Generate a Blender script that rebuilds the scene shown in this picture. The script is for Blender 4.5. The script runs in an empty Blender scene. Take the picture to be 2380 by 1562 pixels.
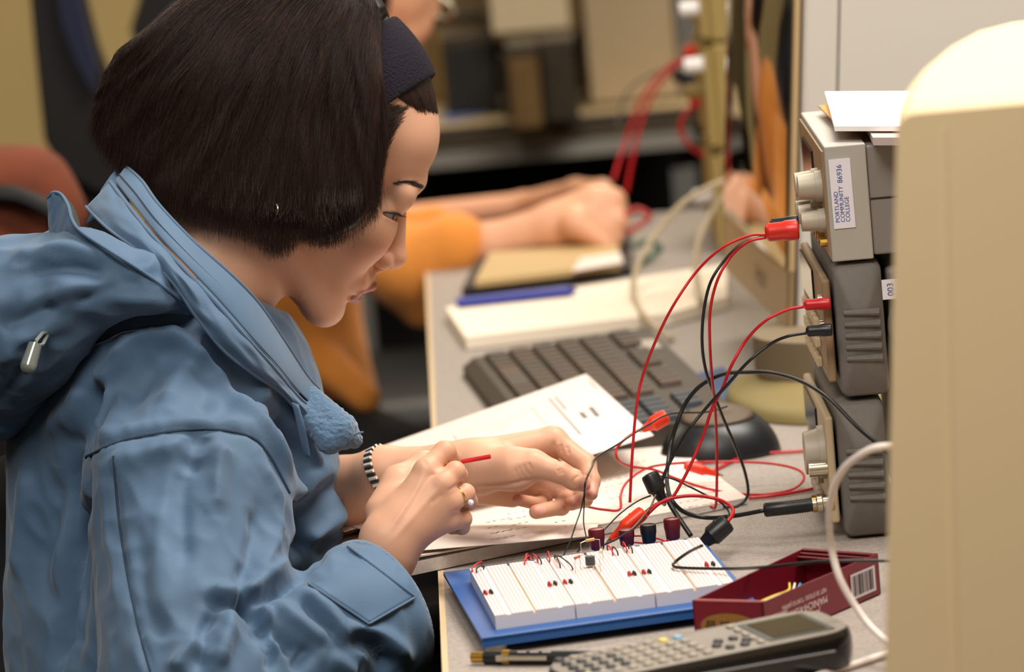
import bpy, bmesh, math, random
import numpy as np
from mathutils import Vector, Matrix
from mathutils.bvhtree import BVHTree
random.seed(7); RNG = np.random.default_rng(7)
SC = bpy.context.scene; COL = SC.collection
# ---------------------------------------------------------------- camera
FPX = 12500.0; ROLL = math.radians(5.0); YAW = math.radians(0.5); PITCH = math.atan(1942/FPX)
DESK = 0.74
def _n(v): return v/np.linalg.norm(v)
CF = np.array([math.sin(YAW)*math.cos(PITCH), math.cos(YAW)*math.cos(PITCH), -math.sin(PITCH)])
_r0 = np.array([math.cos(YAW), -math.sin(YAW), 0.0]); _u0 = np.cross(_r0, CF)
CU = _u0*math.cos(ROLL)+_r0*math.sin(ROLL); CR = _r0*math.cos(ROLL)-_u0*math.sin(ROLL)
def _ray(x, y): return CF + CR*((x-1190)/FPX) - CU*((y-781)/FPX)
_H = 0.74
def _hit0(x, y): d = _ray(x, y); return d*(-_H/d[2])
CC = np.array([-_hit0(1025, 1500)[0], -_hit0(1340, 1430)[1], DESK+_H])
cam_d = bpy.data.cameras.new('camera'); cam = bpy.data.objects.new('camera', cam_d); COL.objects.link(cam)
cam.matrix_world = Matrix(((CR[0], CU[0], -CF[0], CC[0]), (CR[1], CU[1], -CF[1], CC[1]), (CR[2], CU[2], -CF[2], CC[2]), (0, 0, 0, 1)))
cam_d.sensor_width = 36; cam_d.lens = FPX/2380*36; cam_d.clip_end = 60
cam_d.dof.use_dof = True; cam_d.dof.focus_distance = 3.74; cam_d.dof.aperture_fstop = 7.2
SC.camera = cam
def ray(x, y): return _ray(x, y)
def D(x, y, h=0.0):                      # pixel -> point on the horizontal plane h above the desk top
    d = ray(x, y); return CC + d*((DESK+h-CC[2])/d[2])
def PW(x, y, w): return CC + ray(x, y)*w  # pixel + distance along the view axis
def PY(x, y, Y): d = ray(x, y); return CC + d*((Y-CC[1])/d[1])
def PX(x, y, X): d = ray(x, y); return CC + d*((X-CC[0])/d[0])
# ---------------------------------------------------------------- world, light, exposure
world = bpy.data.worlds.new('room_light'); SC.world = world; world.use_nodes = True
_b = world.node_tree.nodes['Background']; _b.inputs[0].default_value = (1.0, 0.86, 0.70, 1); _b.inputs[1].default_value = 0.15
def area(name, loc, to, size, size_y, power, col):
    l = bpy.data.lights.new(name, 'AREA'); l.shape = 'RECTANGLE'; l.size = size; l.size_y = size_y; l.energy = power; l.color = col
    o = bpy.data.objects.new(name, l); COL.objects.link(o); o.location = loc
    o.rotation_euler = (Vector(to)-Vector(loc)).to_track_quat('-Z', 'Y').to_euler(); return o
area('ceiling_lamp', (0.9, 0.3, 2.75), (0.35, 0.3, 0.7), 0.9, 1.2, 68, (1.0, 0.93, 0.84))
area('ceiling_lamp', (-0.3, -1.7, 2.75), (-0.3, -0.5, 0.7), 1.0, 1.0, 47, (1.0, 0.94, 0.88))
area('ceiling_lamp', (0.6, 3.4, 2.75), (0.4, 3.2, 0.7), 1.2, 1.6, 60, (1.0, 0.88, 0.70))
area('ceiling_lamp', (-1.9, 2.0, 2.75), (-1.6, 2.0, 0.7), 1.0, 1.4, 30, (1.0, 0.86, 0.66))
SC.view_settings.view_transform = 'Standard'; SC.view_settings.look = 'None'; SC.view_settings.exposure = 0.0
SC.view_settings.gamma = 1.0; SC.view_settings.use_curve_mapping = False
SC.cycles.use_denoising = True
SC.cycles.max_bounces = 6; SC.cycles.caustics_reflective = False; SC.cycles.caustics_refractive = False
# ---------------------------------------------------------------- materials
def lin(c): return tuple((v/255/12.92 if v/255 <= 0.04045 else ((v/255+0.055)/1.055)**2.4) for v in c)
MATS = {}
def mat(name, rgb, rough=0.6, metal=0.0, noise=0.0, nscale=60, bump=0.0, bscale=200, coat=0.0, spec=0.5, sss=0.0, sheen=0.0, rgb2=None, attr=None, wave=None):
    if name in MATS: return MATS[name]
    m = bpy.data.materials.new(name); m.use_nodes = True; nt = m.node_tree; N = nt.nodes; L = nt.links
    b = N['Principled BSDF']; c = lin(rgb)
    b.inputs['Base Color'].default_value = (*c, 1); b.inputs['Roughness'].default_value = rough; b.inputs['Metallic'].default_value = metal
    b.inputs['Coat Weight'].default_value = coat; b.inputs['Specular IOR Level'].default_value = spec
    if sss:
        b.inputs['Subsurface Weight'].default_value = sss; b.inputs['Subsurface Radius'].default_value = (1.0, 0.35, 0.2); b.inputs['Subsurface Scale'].default_value = 0.006
    if sheen: b.inputs['Sheen Weight'].default_value = sheen; b.inputs['Sheen Roughness'].default_value = 0.5
    tc = N.new('ShaderNodeTexCoord')
    src = None
    if attr:
        a = N.new('ShaderNodeVertexColor'); a.layer_name = attr; src = a.outputs['Color']
    if noise:
        t = N.new('ShaderNodeTexNoise'); t.inputs['Scale'].default_value = nscale; t.inputs['Detail'].default_value = 5
        L.new(tc.outputs['Object'], t.inputs['Vector'])
        r = N.new('ShaderNodeValToRGB'); r.color_ramp.elements[0].position = 0.32; r.color_ramp.elements[1].position = 0.68
        L.new(t.outputs['Fac'], r.inputs['Fac'])
        if src is None:
            c2 = lin(rgb2) if rgb2 else tuple(v*(1-noise) for v in c)
            r.color_ramp.elements[0].color = (*c2, 1); r.color_ramp.elements[1].color = (*c, 1)
            src = r.outputs['Color']
        else:
            r.color_ramp.elements[0].color = (1-noise, 1-noise, 1-noise, 1); r.color_ramp.elements[1].color = (1, 1, 1, 1)
            mx = N.new('ShaderNodeMix'); mx.data_type = 'RGBA'; mx.blend_type = 'MULTIPLY'; mx.inputs[0].default_value = 1
            L.new(src, mx.inputs[6]); L.new(r.outputs['Color'], mx.inputs[7]); src = mx.outputs[2]
    if src is not None: L.new(src, b.inputs['Base Color'])
    if bump:
        t = N.new('ShaderNodeTexNoise'); t.inputs['Scale'].default_value = bscale; t.inputs['Detail'].default_value = 4
        L.new(tc.outputs['Object'], t.inputs['Vector'])
        bp = N.new('ShaderNodeBump'); bp.inputs['Strength'].default_value = bump; bp.inputs['Distance'].default_value = 0.002
        L.new(t.outputs['Fac'], bp.inputs['Height']); L.new(bp.outputs['Normal'], b.inputs['Normal'])
    MATS[name] = m; return m
# ---------------------------------------------------------------- mesh kit
class MB:
    def __init__(s): s.v = []; s.f = []; s.m = []; s.mats = []
    def mi(s, m):
        if m is None: return 0
        if m not in s.mats: s.mats.append(m)
        return s.mats.index(m)
    def add(s, vs, fs, m=None):
        o = len(s.v); s.v += [tuple(float(c) for c in v) for v in vs]; s.f += [tuple(i+o for i in f) for f in fs]; s.m += [s.mi(m)]*len(fs); return s
    def frame(s, o, X, Y, Z, m=None):   # box from a corner and three edge vectors
        o, X, Y, Z = (np.array(a, float) for a in (o, X, Y, Z))
        if np.dot(np.cross(X, Y), Z) < 0: X, Y = Y, X
        v = [o, o+X, o+X+Y, o+Y, o+Z, o+X+Z, o+X+Y+Z, o+Y+Z]
        return s.add(v, [(3, 2, 1, 0), (4, 5, 6, 7), (0, 1, 5, 4), (1, 2, 6, 5), (2, 3, 7, 6), (3, 0, 4, 7)], m)
    def box(s, c, sz, rz=0, m=None, R=None, bev=0.0):
        R = np.array(R) if R is not None else np.array([[math.cos(rz), -math.sin(rz), 0], [math.sin(rz), math.cos(rz), 0], [0, 0, 1]])
        c = np.array(c, float); sz = np.array(sz, float)
        if bev <= 0:
            X, Y, Z = (R[:, i]*sz[i] for i in range(3))
            return s.frame(c-(X+Y+Z)/2, X, Y, Z, m)
        bm = bmesh.new(); bmesh.ops.create_cube(bm, size=1.0)
        for v in bm.verts: v.co = Vector([v.co[i]*sz[i] for i in range(3)])
        bmesh.ops.bevel(bm, geom=list(bm.edges), offset=min(bev, min(sz)*0.49), segments=3, affect='EDGES', profile=0.5, clamp_overlap=True)
        bm.verts.index_update()
        vs = [c+R@np.array(v.co) for v in bm.verts]; fs = [tuple(v.index for v in f.verts) for f in bm.faces]; bm.free()
        return s.add(vs, fs, m)
    def cone(s, a, b, ra, rb, n=16, m=None, cap=True):
        a, b = np.array(a, float), np.array(b, float); d = _n(b-a)
        u = np.cross(d, [0, 0, 1.0]) if abs(d[2]) < 0.9 else np.cross(d, [1.0, 0, 0]); u = _n(u); w = np.cross(d, u)
        vs = [p+r*(math.cos(t)*u+math.sin(t)*w) for p, r in ((a, ra), (b, rb)) for t in [2*math.pi*i/n for i in range(n)]]
        fs = [(i, (i+1) % n, n+(i+1) % n, n+i) for i in range(n)]
        if cap: fs += [tuple(range(n))[::-1], tuple(range(n, 2*n))]
        return s.add(vs, fs, m)
    def tube(s, pts, r, n=8, m=None, cap=True):
        pts = np.array(pts, float); k = len(pts); rr = np.broadcast_to(np.array(r, float), (k,))
        T = np.gradient(pts, axis=0); T /= np.linalg.norm(T, axis=1)[:, None]+1e-12
        u = np.cross(T[0], [0.3, 0.5, 0.81]); u = _n(u); vs = []
        for i in range(k):
            u = u-T[i]*np.dot(u, T[i]); u = _n(u); w = np.cross(T[i], u)
            vs += [pts[i]+rr[i]*(math.cos(t)*u+math.sin(t)*w) for t in [2*math.pi*j/n for j in range(n)]]
        fs = [(i*n+j, i*n+(j+1) % n, (i+1)*n+(j+1) % n, (i+1)*n+j) for i in range(k-1) for j in range(n)]
        if cap: fs += [tuple(range(n))[::-1], tuple(range((k-1)*n, k*n))]
        return s.add(vs, fs, m)
    def prism(s, poly, dvec, m=None):    # 3D polygon extruded by dvec
        p = np.array(poly, float); n = len(p); q = p+np.array(dvec, float)
        return s.add(list(p)+list(q), [tuple(range(n))[::-1], tuple(range(n, 2*n))]+[(i, (i+1) % n, n+(i+1) % n, n+i) for i in range(n)], m)
    def sphere(s, c, r, nu=20, nv=12, m=None, R=None):
        r = np.broadcast_to(np.array(r, float), (3,)); R = np.eye(3) if R is None else np.array(R); c = np.array(c, float)
        vs = [c+R@(r*np.array([math.sin(math.pi*j/nv)*math.cos(2*math.pi*i/nu), math.sin(math.pi*j/nv)*math.sin(2*math.pi*i/nu), math.cos(math.pi*j/nv)])) for j in range(1, nv) for i in range(nu)]
        fs = [((j*nu+i), ((j+1)*nu+i), ((j+1)*nu+(i+1) % nu), (j*nu+(i+1) % nu)) for j in range(nv-2) for i in range(nu)]
        vs += [c+R@(r*np.array([0, 0, 1])), c-R@(r*np.array([0, 0, 1]))]; t = len(vs)-2
        fs += [(t, i, (i+1) % nu) for i in range(nu)]+[(t+1, (nv-2)*nu+(i+1) % nu, (nv-2)*nu+i) for i in range(nu)]
        return s.add(vs, fs, m)
    def grid(s, P, m=None, thick=None):  # P[i][j] points -> sheet, optional thickness vector
        P = np.array(P, float); a, b = P.shape[:2]
        fs = [(i*b+j, i*b+j+1, (i+1)*b+j+1, (i+1)*b+j) for i in range(a-1) for j in range(b-1)]
        V = list(P.reshape(-1, 3))
        if thick is None: return s.add(V, fs, m)
        n = a*b; V2 = list(P.reshape(-1, 3)+np.array(thick)); F2 = [tuple(i+n for i in f[::-1]) for f in fs]
        rim = [i*b for i in range(a)]+[(a-1)*b+j for j in range(1, b)]+[i*b+b-1 for i in range(a-2, -1, -1)]+[j for j in range(b-2, 0, -1)]
        F3 = [(rim[i], rim[(i+1) % len(rim)], rim[(i+1) % len(rim)]+n, rim[i]+n) for i in range(len(rim))]
        return s.add(V+V2, fs+F2+F3, m)
def obj(name, mb, m=None, parent=None, smooth=False, vcol=None):
    me = bpy.data.meshes.new(name)
    me.from_pydata(mb.v, [], mb.f)
    if smooth == 'all': me.polygons.foreach_set('use_smooth', [True]*len(me.polygons))
    ms = mb.mats or [m or MATS['default']]
    for x in ms: me.materials.append(x)
    if len(ms) > 1: me.polygons.foreach_set('material_index', mb.m)
    bm = bmesh.new(); bm.from_mesh(me); bmesh.ops.recalc_face_normals(bm, faces=bm.faces)
    if smooth is True:
        for f in bm.faces: f.smooth = True
        for e in bm.edges:
            if len(e.link_faces) == 2 and e.calc_face_angle(0) > 0.7: e.smooth = False
    bm.to_mesh(me); bm.free()
    if vcol is not None:
        ca = me.color_attributes.new('col', 'FLOAT_COLOR', 'POINT'); ca.data.foreach_set('color', np.asarray(vcol, np.float32).reshape(-1))
    me.update()
    o = bpy.data.objects.new(name, me); COL.objects.link(o)
    if parent is not None: o.parent = parent
    return o
def thing(name, label, cat, loc=(0, 0, 0), rz=0, group=None, R=None):
    o = bpy.data.objects.new(name, None); COL.objects.link(o); o.empty_display_size = 0.05
    if R is not None:
        M = Matrix([list(r) for r in R]).to_4x4(); M.translation = Vector([float(c) for c in loc]); o.matrix_world = M
    else: o.location = [float(c) for c in loc]; o.rotation_euler = (0, 0, rz)
    o['label'] = label; o['category'] = cat
    if group: o['group'] = group
    return o
def tag(o, label, cat, group=None, kind=None):
    o['label'] = label; o['category'] = cat
    if group: o['group'] = group
    if kind: o['kind'] = kind
    return o
def centre(o):                            # move a mesh's origin to its own base
    me = o.data; n = len(me.vertices); a = np.empty(n*3); me.vertices.foreach_get('co', a); a = a.reshape(-1, 3)
    c = np.array([a[:, 0].mean(), a[:, 1].mean(), a[:, 2].min()]); me.vertices.foreach_set('co', (a-c).reshape(-1)); me.update(); o.location = c; return o
def spline(P, k=8):
    P = np.array(P, float); Q = np.vstack([2*P[0]-P[1], P, 2*P[-1]-P[-2]]); out = []
    for i in range(1, len(Q)-2):
        p0, p1, p2, p3 = Q[i-1:i+3]
        for j in range(k):
            t = j/k; out.append(0.5*((2*p1)+(-p0+p2)*t+(2*p0-5*p1+4*p2-p3)*t*t+(-p0+3*p1-3*p2+p3)*t**3))
    out.append(P[-1]); return np.array(out)
def copy_tree(o, parent=None):
    c = o.copy(); COL.objects.link(c); c.parent = parent
    for ch in list(o.children): copy_tree(ch, c)
    return c
def text_mb(body, size, align='CENTER', ext=0.0):   # writing as a mesh in the xy plane
    cu = bpy.data.curves.new('t', 'FONT'); cu.body = body; cu.size = size; cu.align_x = align; cu.align_y = 'CENTER'; cu.extrude = ext; cu.resolution_u = 3
    t = bpy.data.objects.new('t', cu); COL.objects.link(t); bpy.context.view_layer.update()
    me = bpy.data.meshes.new_from_object(t.evaluated_get(bpy.context.evaluated_depsgraph_get()))
    vs = [tuple(v.co) for v in me.vertices]; fs = [tuple(p.vertices) for p in me.polygons]
    bpy.data.objects.remove(t); bpy.data.curves.remove(cu); bpy.data.meshes.remove(me); return vs, fs
def put_text(mb, body, size, o, X, Y, m=None, align='CENTER'):
    vs, fs = text_mb(body, size, align); o, X, Y = np.array(o, float), _n(np.array(X, float)), _n(np.array(Y, float))
    mb.add([o+X*v[0]+Y*v[1] for v in vs], fs, m); return mb
mat('default', (128, 128, 128))
# ---------------------------------------------------------------- implicit surfaces (view-aligned metric frame: right, up, -distance)
def Q(x, y, w): return np.array([(x-1190)/FPX*w, -(y-781)/FPX*w, -w])
def Q2W(p): p = np.asarray(p); return CC + p[..., 0:1]*CR + p[..., 1:2]*CU - p[..., 2:3]*CF
def W2Q(p): p = np.asarray(p)-CC; return np.stack([p@CR, p@CU, -(p@CF)], -1)
def proj(q): return 1190+q[..., 0]/-q[..., 2]*FPX, 781-q[..., 1]/-q[..., 2]*FPX
def rc(P, a, b, ra, rb):
    ba = (b-a).astype(np.float32); pa = P-a.astype(np.float32); h = np.clip((pa@ba)/np.dot(ba, ba), 0, 1)
    return np.linalg.norm(pa-h[:, None]*ba, axis=1)-(ra+(rb-ra)*h)
def ell(P, c, r, R=None):
    p = P-c.astype(np.float32); r = np.asarray(r, np.float32)
    if R is not None: p = p@np.asarray(R, np.float32)
    k0 = np.linalg.norm(p/r, axis=1); k1 = np.linalg.norm(p/(r*r), axis=1)+1e-9
    return k0*(k0-1)/k1
def smin(a, b, k):
    h = np.clip(0.5+0.5*(b-a)/k, 0, 1); return b*(1-h)+a*h-k*h*(1-h)
def smax(a, b, k): return -smin(-a, -b, k)
def polyd(x, y, poly):                    # signed distance to a 2D polygon
    poly = np.array(poly, np.float32); d = np.full(x.shape, 1e9, np.float32); s = np.ones(x.shape, np.float32)
    for i in range(len(poly)):
        a, b = poly[i], poly[i-1]; e = b-a; wx, wy = x-a[0], y-a[1]
        t = np.clip((wx*e[0]+wy*e[1])/(e@e), 0, 1); d = np.minimum(d, (wx-e[0]*t)**2+(wy-e[1]*t)**2)
        c1, c2, c3 = y >= a[1], y < b[1], e[0]*wy > e[1]*wx
        s = np.where((c1 & c2 & c3) | (~c1 & ~c2 & ~c3), -s, s)
    return s*np.sqrt(d)
def rotz(deg): a = math.radians(deg); return np.array([[math.cos(a), -math.sin(a), 0], [math.sin(a), math.cos(a), 0], [0, 0, 1]])
def nets(fn, lo, hi, h, smooth=1):
    lo, hi = np.minimum(lo, hi), np.maximum(lo, hi); n = np.ceil((hi-lo)/h).astype(int)+1
    ax = [lo[i]+h*np.arange(n[i]) for i in range(3)]; V = np.empty(n, np.float32)
    YY, ZZ = np.meshgrid(ax[1], ax[2], indexing='ij'); st = max(1, int(600000/(n[1]*n[2])))
    for i in range(0, n[0], st):
        xs = ax[0][i:i+st]; k = len(xs)
        P = np.empty((k, n[1], n[2], 3), np.float32); P[..., 0] = xs[:, None, None]; P[..., 1] = YY; P[..., 2] = ZZ
        V[i:i+k] = fn(P.reshape(-1, 3)).reshape(k, n[1], n[2])
    V[0] = V[-1] = 1; V[:, 0] = V[:, -1] = 1; V[:, :, 0] = V[:, :, -1] = 1
    V[V == 0] = 1e-7; S = V < 0
    c = [(a, b, d) for a in (0, 1) for b in (0, 1) for d in (0, 1)]
    sl = lambda a, b, d: (slice(a, n[0]-1+a), slice(b, n[1]-1+b), slice(d, n[2]-1+d))
    cnt = sum(S[sl(*k)].astype(np.int8) for k in c); act = (cnt > 0) & (cnt < 8); idx = np.full(act.shape, -1, np.int64)
    I = np.argwhere(act); idx[act] = np.arange(len(I)); acc = np.zeros((len(I), 3)); num = np.zeros(len(I))
    for a in c:
        for ax_ in range(3):
            if a[ax_]: continue
            b = list(a); b[ax_] = 1
            va = V[I[:, 0]+a[0], I[:, 1]+a[1], I[:, 2]+a[2]]; vb = V[I[:, 0]+b[0], I[:, 1]+b[1], I[:, 2]+b[2]]
            m = (va < 0) != (vb < 0); t = np.where(m, va/(va-vb+1e-20), 0); p = np.tile(np.array(a, float), (len(I), 1)); p[:, ax_] += t
            acc += np.where(m[:, None], p, 0); num += m
    verts = lo+h*(I+acc/num[:, None]); F = []
    for ax_ in range(3):
        o1, o2 = (ax_+1) % 3, (ax_+2) % 3
        s0 = [slice(1, n[i]-1) for i in range(3)]; s0[ax_] = slice(0, n[ax_]-1); s1 = list(s0); s1[ax_] = slice(1, n[ax_])
        A, B = S[tuple(s0)], S[tuple(s1)]; E = np.argwhere(A != B); off = np.ones(3, int); off[ax_] = 0; Ew = E+off
        def cell(d1, d2): e = Ew.copy(); e[:, o1] -= d1; e[:, o2] -= d2; return idx[e[:, 0], e[:, 1], e[:, 2]]
        q = np.stack([cell(1, 1), cell(0, 1), cell(0, 0), cell(1, 0)], 1); fl = ~A[tuple(E.T)]
        q[fl] = q[fl][:, ::-1]; F.append(q)
    F = np.concatenate(F)
    for _ in range(smooth): verts = laplace(verts, F)
    return verts, F
def laplace(v, F, lam=0.5):
    a = F.reshape(-1); b = np.roll(F, -1, 1).reshape(-1); n = len(v); s = np.zeros_like(v); d = np.bincount(a, minlength=n)+np.bincount(b, minlength=n)
    for i in range(3): s[:, i] = np.bincount(a, v[b, i], n)+np.bincount(b, v[a, i], n)
    return v+lam*(s/np.maximum(d, 1)[:, None]-v)
def vnormals(v, F):
    fn = np.cross(v[F[:, 2]]-v[F[:, 0]], v[F[:, 3]]-v[F[:, 1]]); N = np.zeros_like(v)
    for k in range(4):
        for i in range(3): N[:, i] += np.bincount(F[:, k], fn[:, i], len(v))
    return N/(np.linalg.norm(N, axis=1)[:, None]+1e-12)
def mesh_obj(name, V, F, m, parent, vcol=None, origin=None):   # V in world coordinates
    V = np.asarray(V, float)-(np.array(origin) if origin is not None else 0)
    me = bpy.data.meshes.new(name); me.vertices.add(len(V)); me.vertices.foreach_set('co', V.astype(np.float32).reshape(-1))
    nf = len(F); me.loops.add(nf*4); me.polygons.add(nf)
    me.loops.foreach_set('vertex_index', F.astype(np.int32).reshape(-1)); me.polygons.foreach_set('loop_start', np.arange(nf, dtype=np.int32)*4)
    me.polygons.foreach_set('use_smooth', np.ones(nf, bool)); me.materials.append(m)
    if vcol is not None:
        ca = me.color_attributes.new('col', 'FLOAT_COLOR', 'POINT'); ca.data.foreach_set('color', np.concatenate([vcol, np.ones((len(vcol), 1))], 1).astype(np.float32).reshape(-1))
    me.update(); me.validate(); o = bpy.data.objects.new(name, me); COL.objects.link(o); o.parent = parent; return o
def bvh_of(V, F): return BVHTree.FromPolygons([Vector(v) for v in V], [tuple(int(i) for i in f) for f in F])
def on_surf(bvh, x, y, lift=0.0):         # the point of a surface seen at a pixel
    d = ray(x, y); h = bvh.ray_cast(Vector(CC), Vector(d).normalized())
    if h[0] is None: return None
    return np.array(h[0])-_n(d)*lift
def fold(V, N, bvh, lines):
    disp = np.zeros(len(V)); Wv = Q2W(V)
    for amp_, wpx, pts in lines:
        sp_ = spline(pts, 4) if len(pts) > 2 else np.array(pts, float); C3 = [on_surf(bvh, x, y) for x, y in sp_]; C3 = [c for c in C3 if c is not None]
        if len(C3) < 2: continue
        C3 = np.array(C3); w_ = wpx*3.7/FPX; lo_, hi_ = C3.min(0)-3*w_, C3.max(0)+3*w_
        sel = np.where(np.all((Wv > lo_) & (Wv < hi_), axis=1))[0]
        if not len(sel): continue
        Pw = Wv[sel]; best = np.full(len(sel), 1e9); tt = np.zeros(len(sel)); n = len(C3)-1
        for i in range(n):
            a, b = C3[i], C3[i+1]; ab = b-a; t = np.clip(((Pw-a)@ab)/(ab@ab+1e-12), 0, 1); dd = np.linalg.norm(Pw-a-t[:, None]*ab, axis=1); m_ = dd < best; best[m_] = dd[m_]; tt[m_] = (i+t[m_])/n
        fade = np.clip(np.minimum(tt, 1-tt)*5+0.25, 0, 1)
        disp[sel] += 1.35*amp_*fade*np.exp(-(best/w_)**2)
    return V+N*disp[:, None]
# ================================================================ structure
def struct(name, mb, m): o = obj(name, mb, m); o['kind'] = 'structure'; return o
m_desk = mat('desk_laminate', (166, 155, 146), 0.55, noise=1, nscale=420, rgb2=(138, 128, 120))
m_edge = mat('edge_strip', (205, 178, 140), 0.5)
m_floor = mat('floor_carpet', (15, 13, 12), 1.0, noise=0.4, nscale=90, spec=0.02)
m_wall = mat('wall_paint', (176, 152, 102), 0.85, noise=0.06, nscale=3)
struct('floor', MB().box((0.5, 2.5, -0.02), (14, 18, 0.04)), m_floor)
struct('wall_back', MB().box((0.5, 9.6, 1.5), (14, 0.1, 3.2)), m_wall)
struct('wall_left', MB().box((-6.4, 2.5, 1.5), (0.1, 14.2, 3.2)), m_wall)
# ---------------------------------------------------------------- near desk
DE = D(1400, 505)[1]; print('desk end', DE); DCY = (DE-0.62)/2; DLY = DE+0.62
dk = thing('desk', 'long grey speckled laminate workbench with cream front edge carrying the instruments', 'desk', (0.55, 0.45, 0))
def loc(mb, o):
    M = np.array(o.matrix_world.inverted() if False else Matrix.LocRotScale(o.location, o.rotation_euler, (1, 1, 1)).inverted())
    V = np.array(mb.v); mb.v = [tuple(v) for v in (V@M[:3, :3].T+M[:3, 3])]; return mb
obj('desk_top', loc(MB().box((0.502, DCY, DESK-0.0152), (0.996, DLY, 0.0300)), dk), m_desk, dk)
obj('edge_strip', loc(MB().box((0.002, DCY, DESK-0.0154), (0.004, DLY, 0.0304)), dk), m_edge, dk)
m_blk = mat('black_metal', (13, 12, 13), 0.5)
obj('modesty_panel', loc(MB().box((0.92, 0.475, 0.42), (0.02, 2.2, 0.60)), dk), m_blk, dk)
for yy in (-0.45, DE-0.1):
    b = MB().box((0.75, yy, 0.355), (0.05, 0.04, 0.71)); b.box((0.50, yy, 0.69), (0.80, 0.04, 0.035)); b.box((0.55, yy, 0.02), (0.62, 0.05, 0.04))
    obj('leg', loc(b, dk), m_blk, dk)
# ---------------------------------------------------------------- frames from desk points
def frame2(o, xp, h=0.0):                 # origin pixel + pixel along local x, on the plane h above the desk
    a, b = D(*o, h), D(*xp, h); X = _n(b-a); X[2] = 0; X = _n(X); Y = np.array([-X[1], X[0], 0]); return a, X, Y
def local(o, X, Y, p): d = np.array(p)-o; return np.array([d@X, d@Y, d[2]])
# ---------------------------------------------------------------- breadboard
TH = 0.012
fl, bX, bY = frame2((1030, 1330), (1612, 1250), TH)
Lb = lambda x, y, h: local(fl, bX, bY, D(x, y, h))
nl = Lb(1120, 1484, TH); trayW = 0.1865; trayD = -nl[1]; tx0 = 0.0
m_tray = mat('blue_tray', (30, 84, 150), 0.42); m_foot = mat('cream_foot', (225, 212, 188), 0.6)
Rb = np.stack([bX, bY, [0, 0, 1]], 1)
bb = thing('breadboard', 'white solderless breadboard on a bright blue metal tray with four binding posts', 'breadboard', fl-np.array([0, 0, TH]), R=Rb)
skx = nl[0]                                # the tray's side runs slightly askew
tz = TH-0.0025
v = [(0, 0, tz), (trayW, 0, tz), (trayW+skx, -trayD, tz), (skx, -trayD, tz)]
mbp = MB(); mbp.prism(v, (0, 0, 0.0025)); mbp.prism([(skx, -trayD, tz-0.004), (trayW+skx, -trayD, tz-0.004), (trayW+skx, -trayD+0.001, tz-0.004), (skx, -trayD+0.001, tz-0.004)], (0, 0, 0.006))
obj('base_plate', mbp, m_tray, bb)
for fx, fy in ((0.012, -0.012), (trayW-0.012, -0.012), (skx+0.012, -trayD+0.012), (trayW+skx-0.012, -trayD+0.012)):
    obj('foot', MB().cone((fx, fy, 0), (fx, fy, tz), 0.0065, 0.0085, 14), m_foot, bb, smooth=True)
TOPH_ = TH+0.0095
def board_mat():
    m = mat('breadboard_plastic', (250, 244, 240), 0.45); N, L = m.node_tree.nodes, m.node_tree.links; b = N['Principled BSDF']
    tc = N.new('ShaderNodeTexCoord'); sp = N.new('ShaderNodeSeparateXYZ'); L.new(tc.outputs['Object'], sp.inputs[0])
    def hole(sock, pitch):
        a = N.new('ShaderNodeMath'); a.operation = 'MULTIPLY'; a.inputs[1].default_value = 1/pitch; L.new(sock, a.inputs[0])
        f = N.new('ShaderNodeMath'); f.operation = 'FRACT'; L.new(a.outputs[0], f.inputs[0])
        c = N.new('ShaderNodeMath'); c.operation = 'COMPARE'; c.inputs[1].default_value = 0.5; c.inputs[2].default_value = 0.23; L.new(f.outputs[0], c.inputs[0]); return c.outputs[0]
    sy = N.new('ShaderNodeMath'); sy.operation = 'MULTIPLY_ADD'; sy.inputs[1].default_value = SKH; L.new(sp.outputs[1], sy.inputs[0]); L.new(sp.outputs[0], sy.inputs[2])
    hx, hy = hole(sy.outputs[0], 0.00254), hole(sp.outputs[1], 0.00254)
    hm = N.new('ShaderNodeMath'); hm.operation = 'MULTIPLY_ADD'; hm.inputs[1].default_value = 0.6; hm.inputs[2].default_value = 0.3; L.new(hy, hm.inputs[0])
    mu = N.new('ShaderNodeMath'); mu.operation = 'MULTIPLY'; L.new(hx, mu.inputs[0]); L.new(hm.outputs[0], mu.inputs[1])
    up = N.new('ShaderNodeNewGeometry'); s2 = N.new('ShaderNodeSeparateXYZ'); L.new(up.outputs['Normal'], s2.inputs[0])
    g = N.new('ShaderNodeMath'); g.operation = 'GREATER_THAN'; g.inputs[1].default_value = 0.9; L.new(s2.outputs[2], g.inputs[0])
    mu2 = N.new('ShaderNodeMath'); mu2.operation = 'MULTIPLY'; L.new(mu.outputs[0], mu2.inputs[0]); L.new(g.outputs[0], mu2.inputs[1])
    mx = N.new('ShaderNodeMix'); mx.data_type = 'RGBA'; mx.inputs[6].default_value = (*lin((232, 222, 218)), 1); mx.inputs[7].default_value = (*lin((168, 118, 104)), 1)
    L.new(mu2.outputs[0], mx.inputs[0]); L.new(mx.outputs[2], b.inputs['Base Color']); return m
_n0, _f0 = Lb(1149, 1431, TOPH_), Lb(1090, 1322, TOPH_); SKH = (_n0[0]-_f0[0])/(_f0[1]-_n0[1]); m_bbw = mat('breadboard_white', (230, 224, 222), 0.45); m_bbh = board_mat(); m_bbg = mat('breadboard_groove', (206, 186, 160), 0.7)
BH = 0.0095; TOPH = TH+BH
a0 = Lb(1155, 1455, TH+0.0005); far0 = Lb(1090, 1322, TOPH); near0 = Lb(1149, 1431, TOPH)
s1 = Lb(1340, 1407, TOPH)[0]; s2_ = Lb(1527, 1382, TOPH)[0]
pw = s1-near0[0]; y0, y1 = near0[1], far0[1]; sk = (near0[0]-far0[0])/(y1-y0)   # x shift per depth
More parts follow.
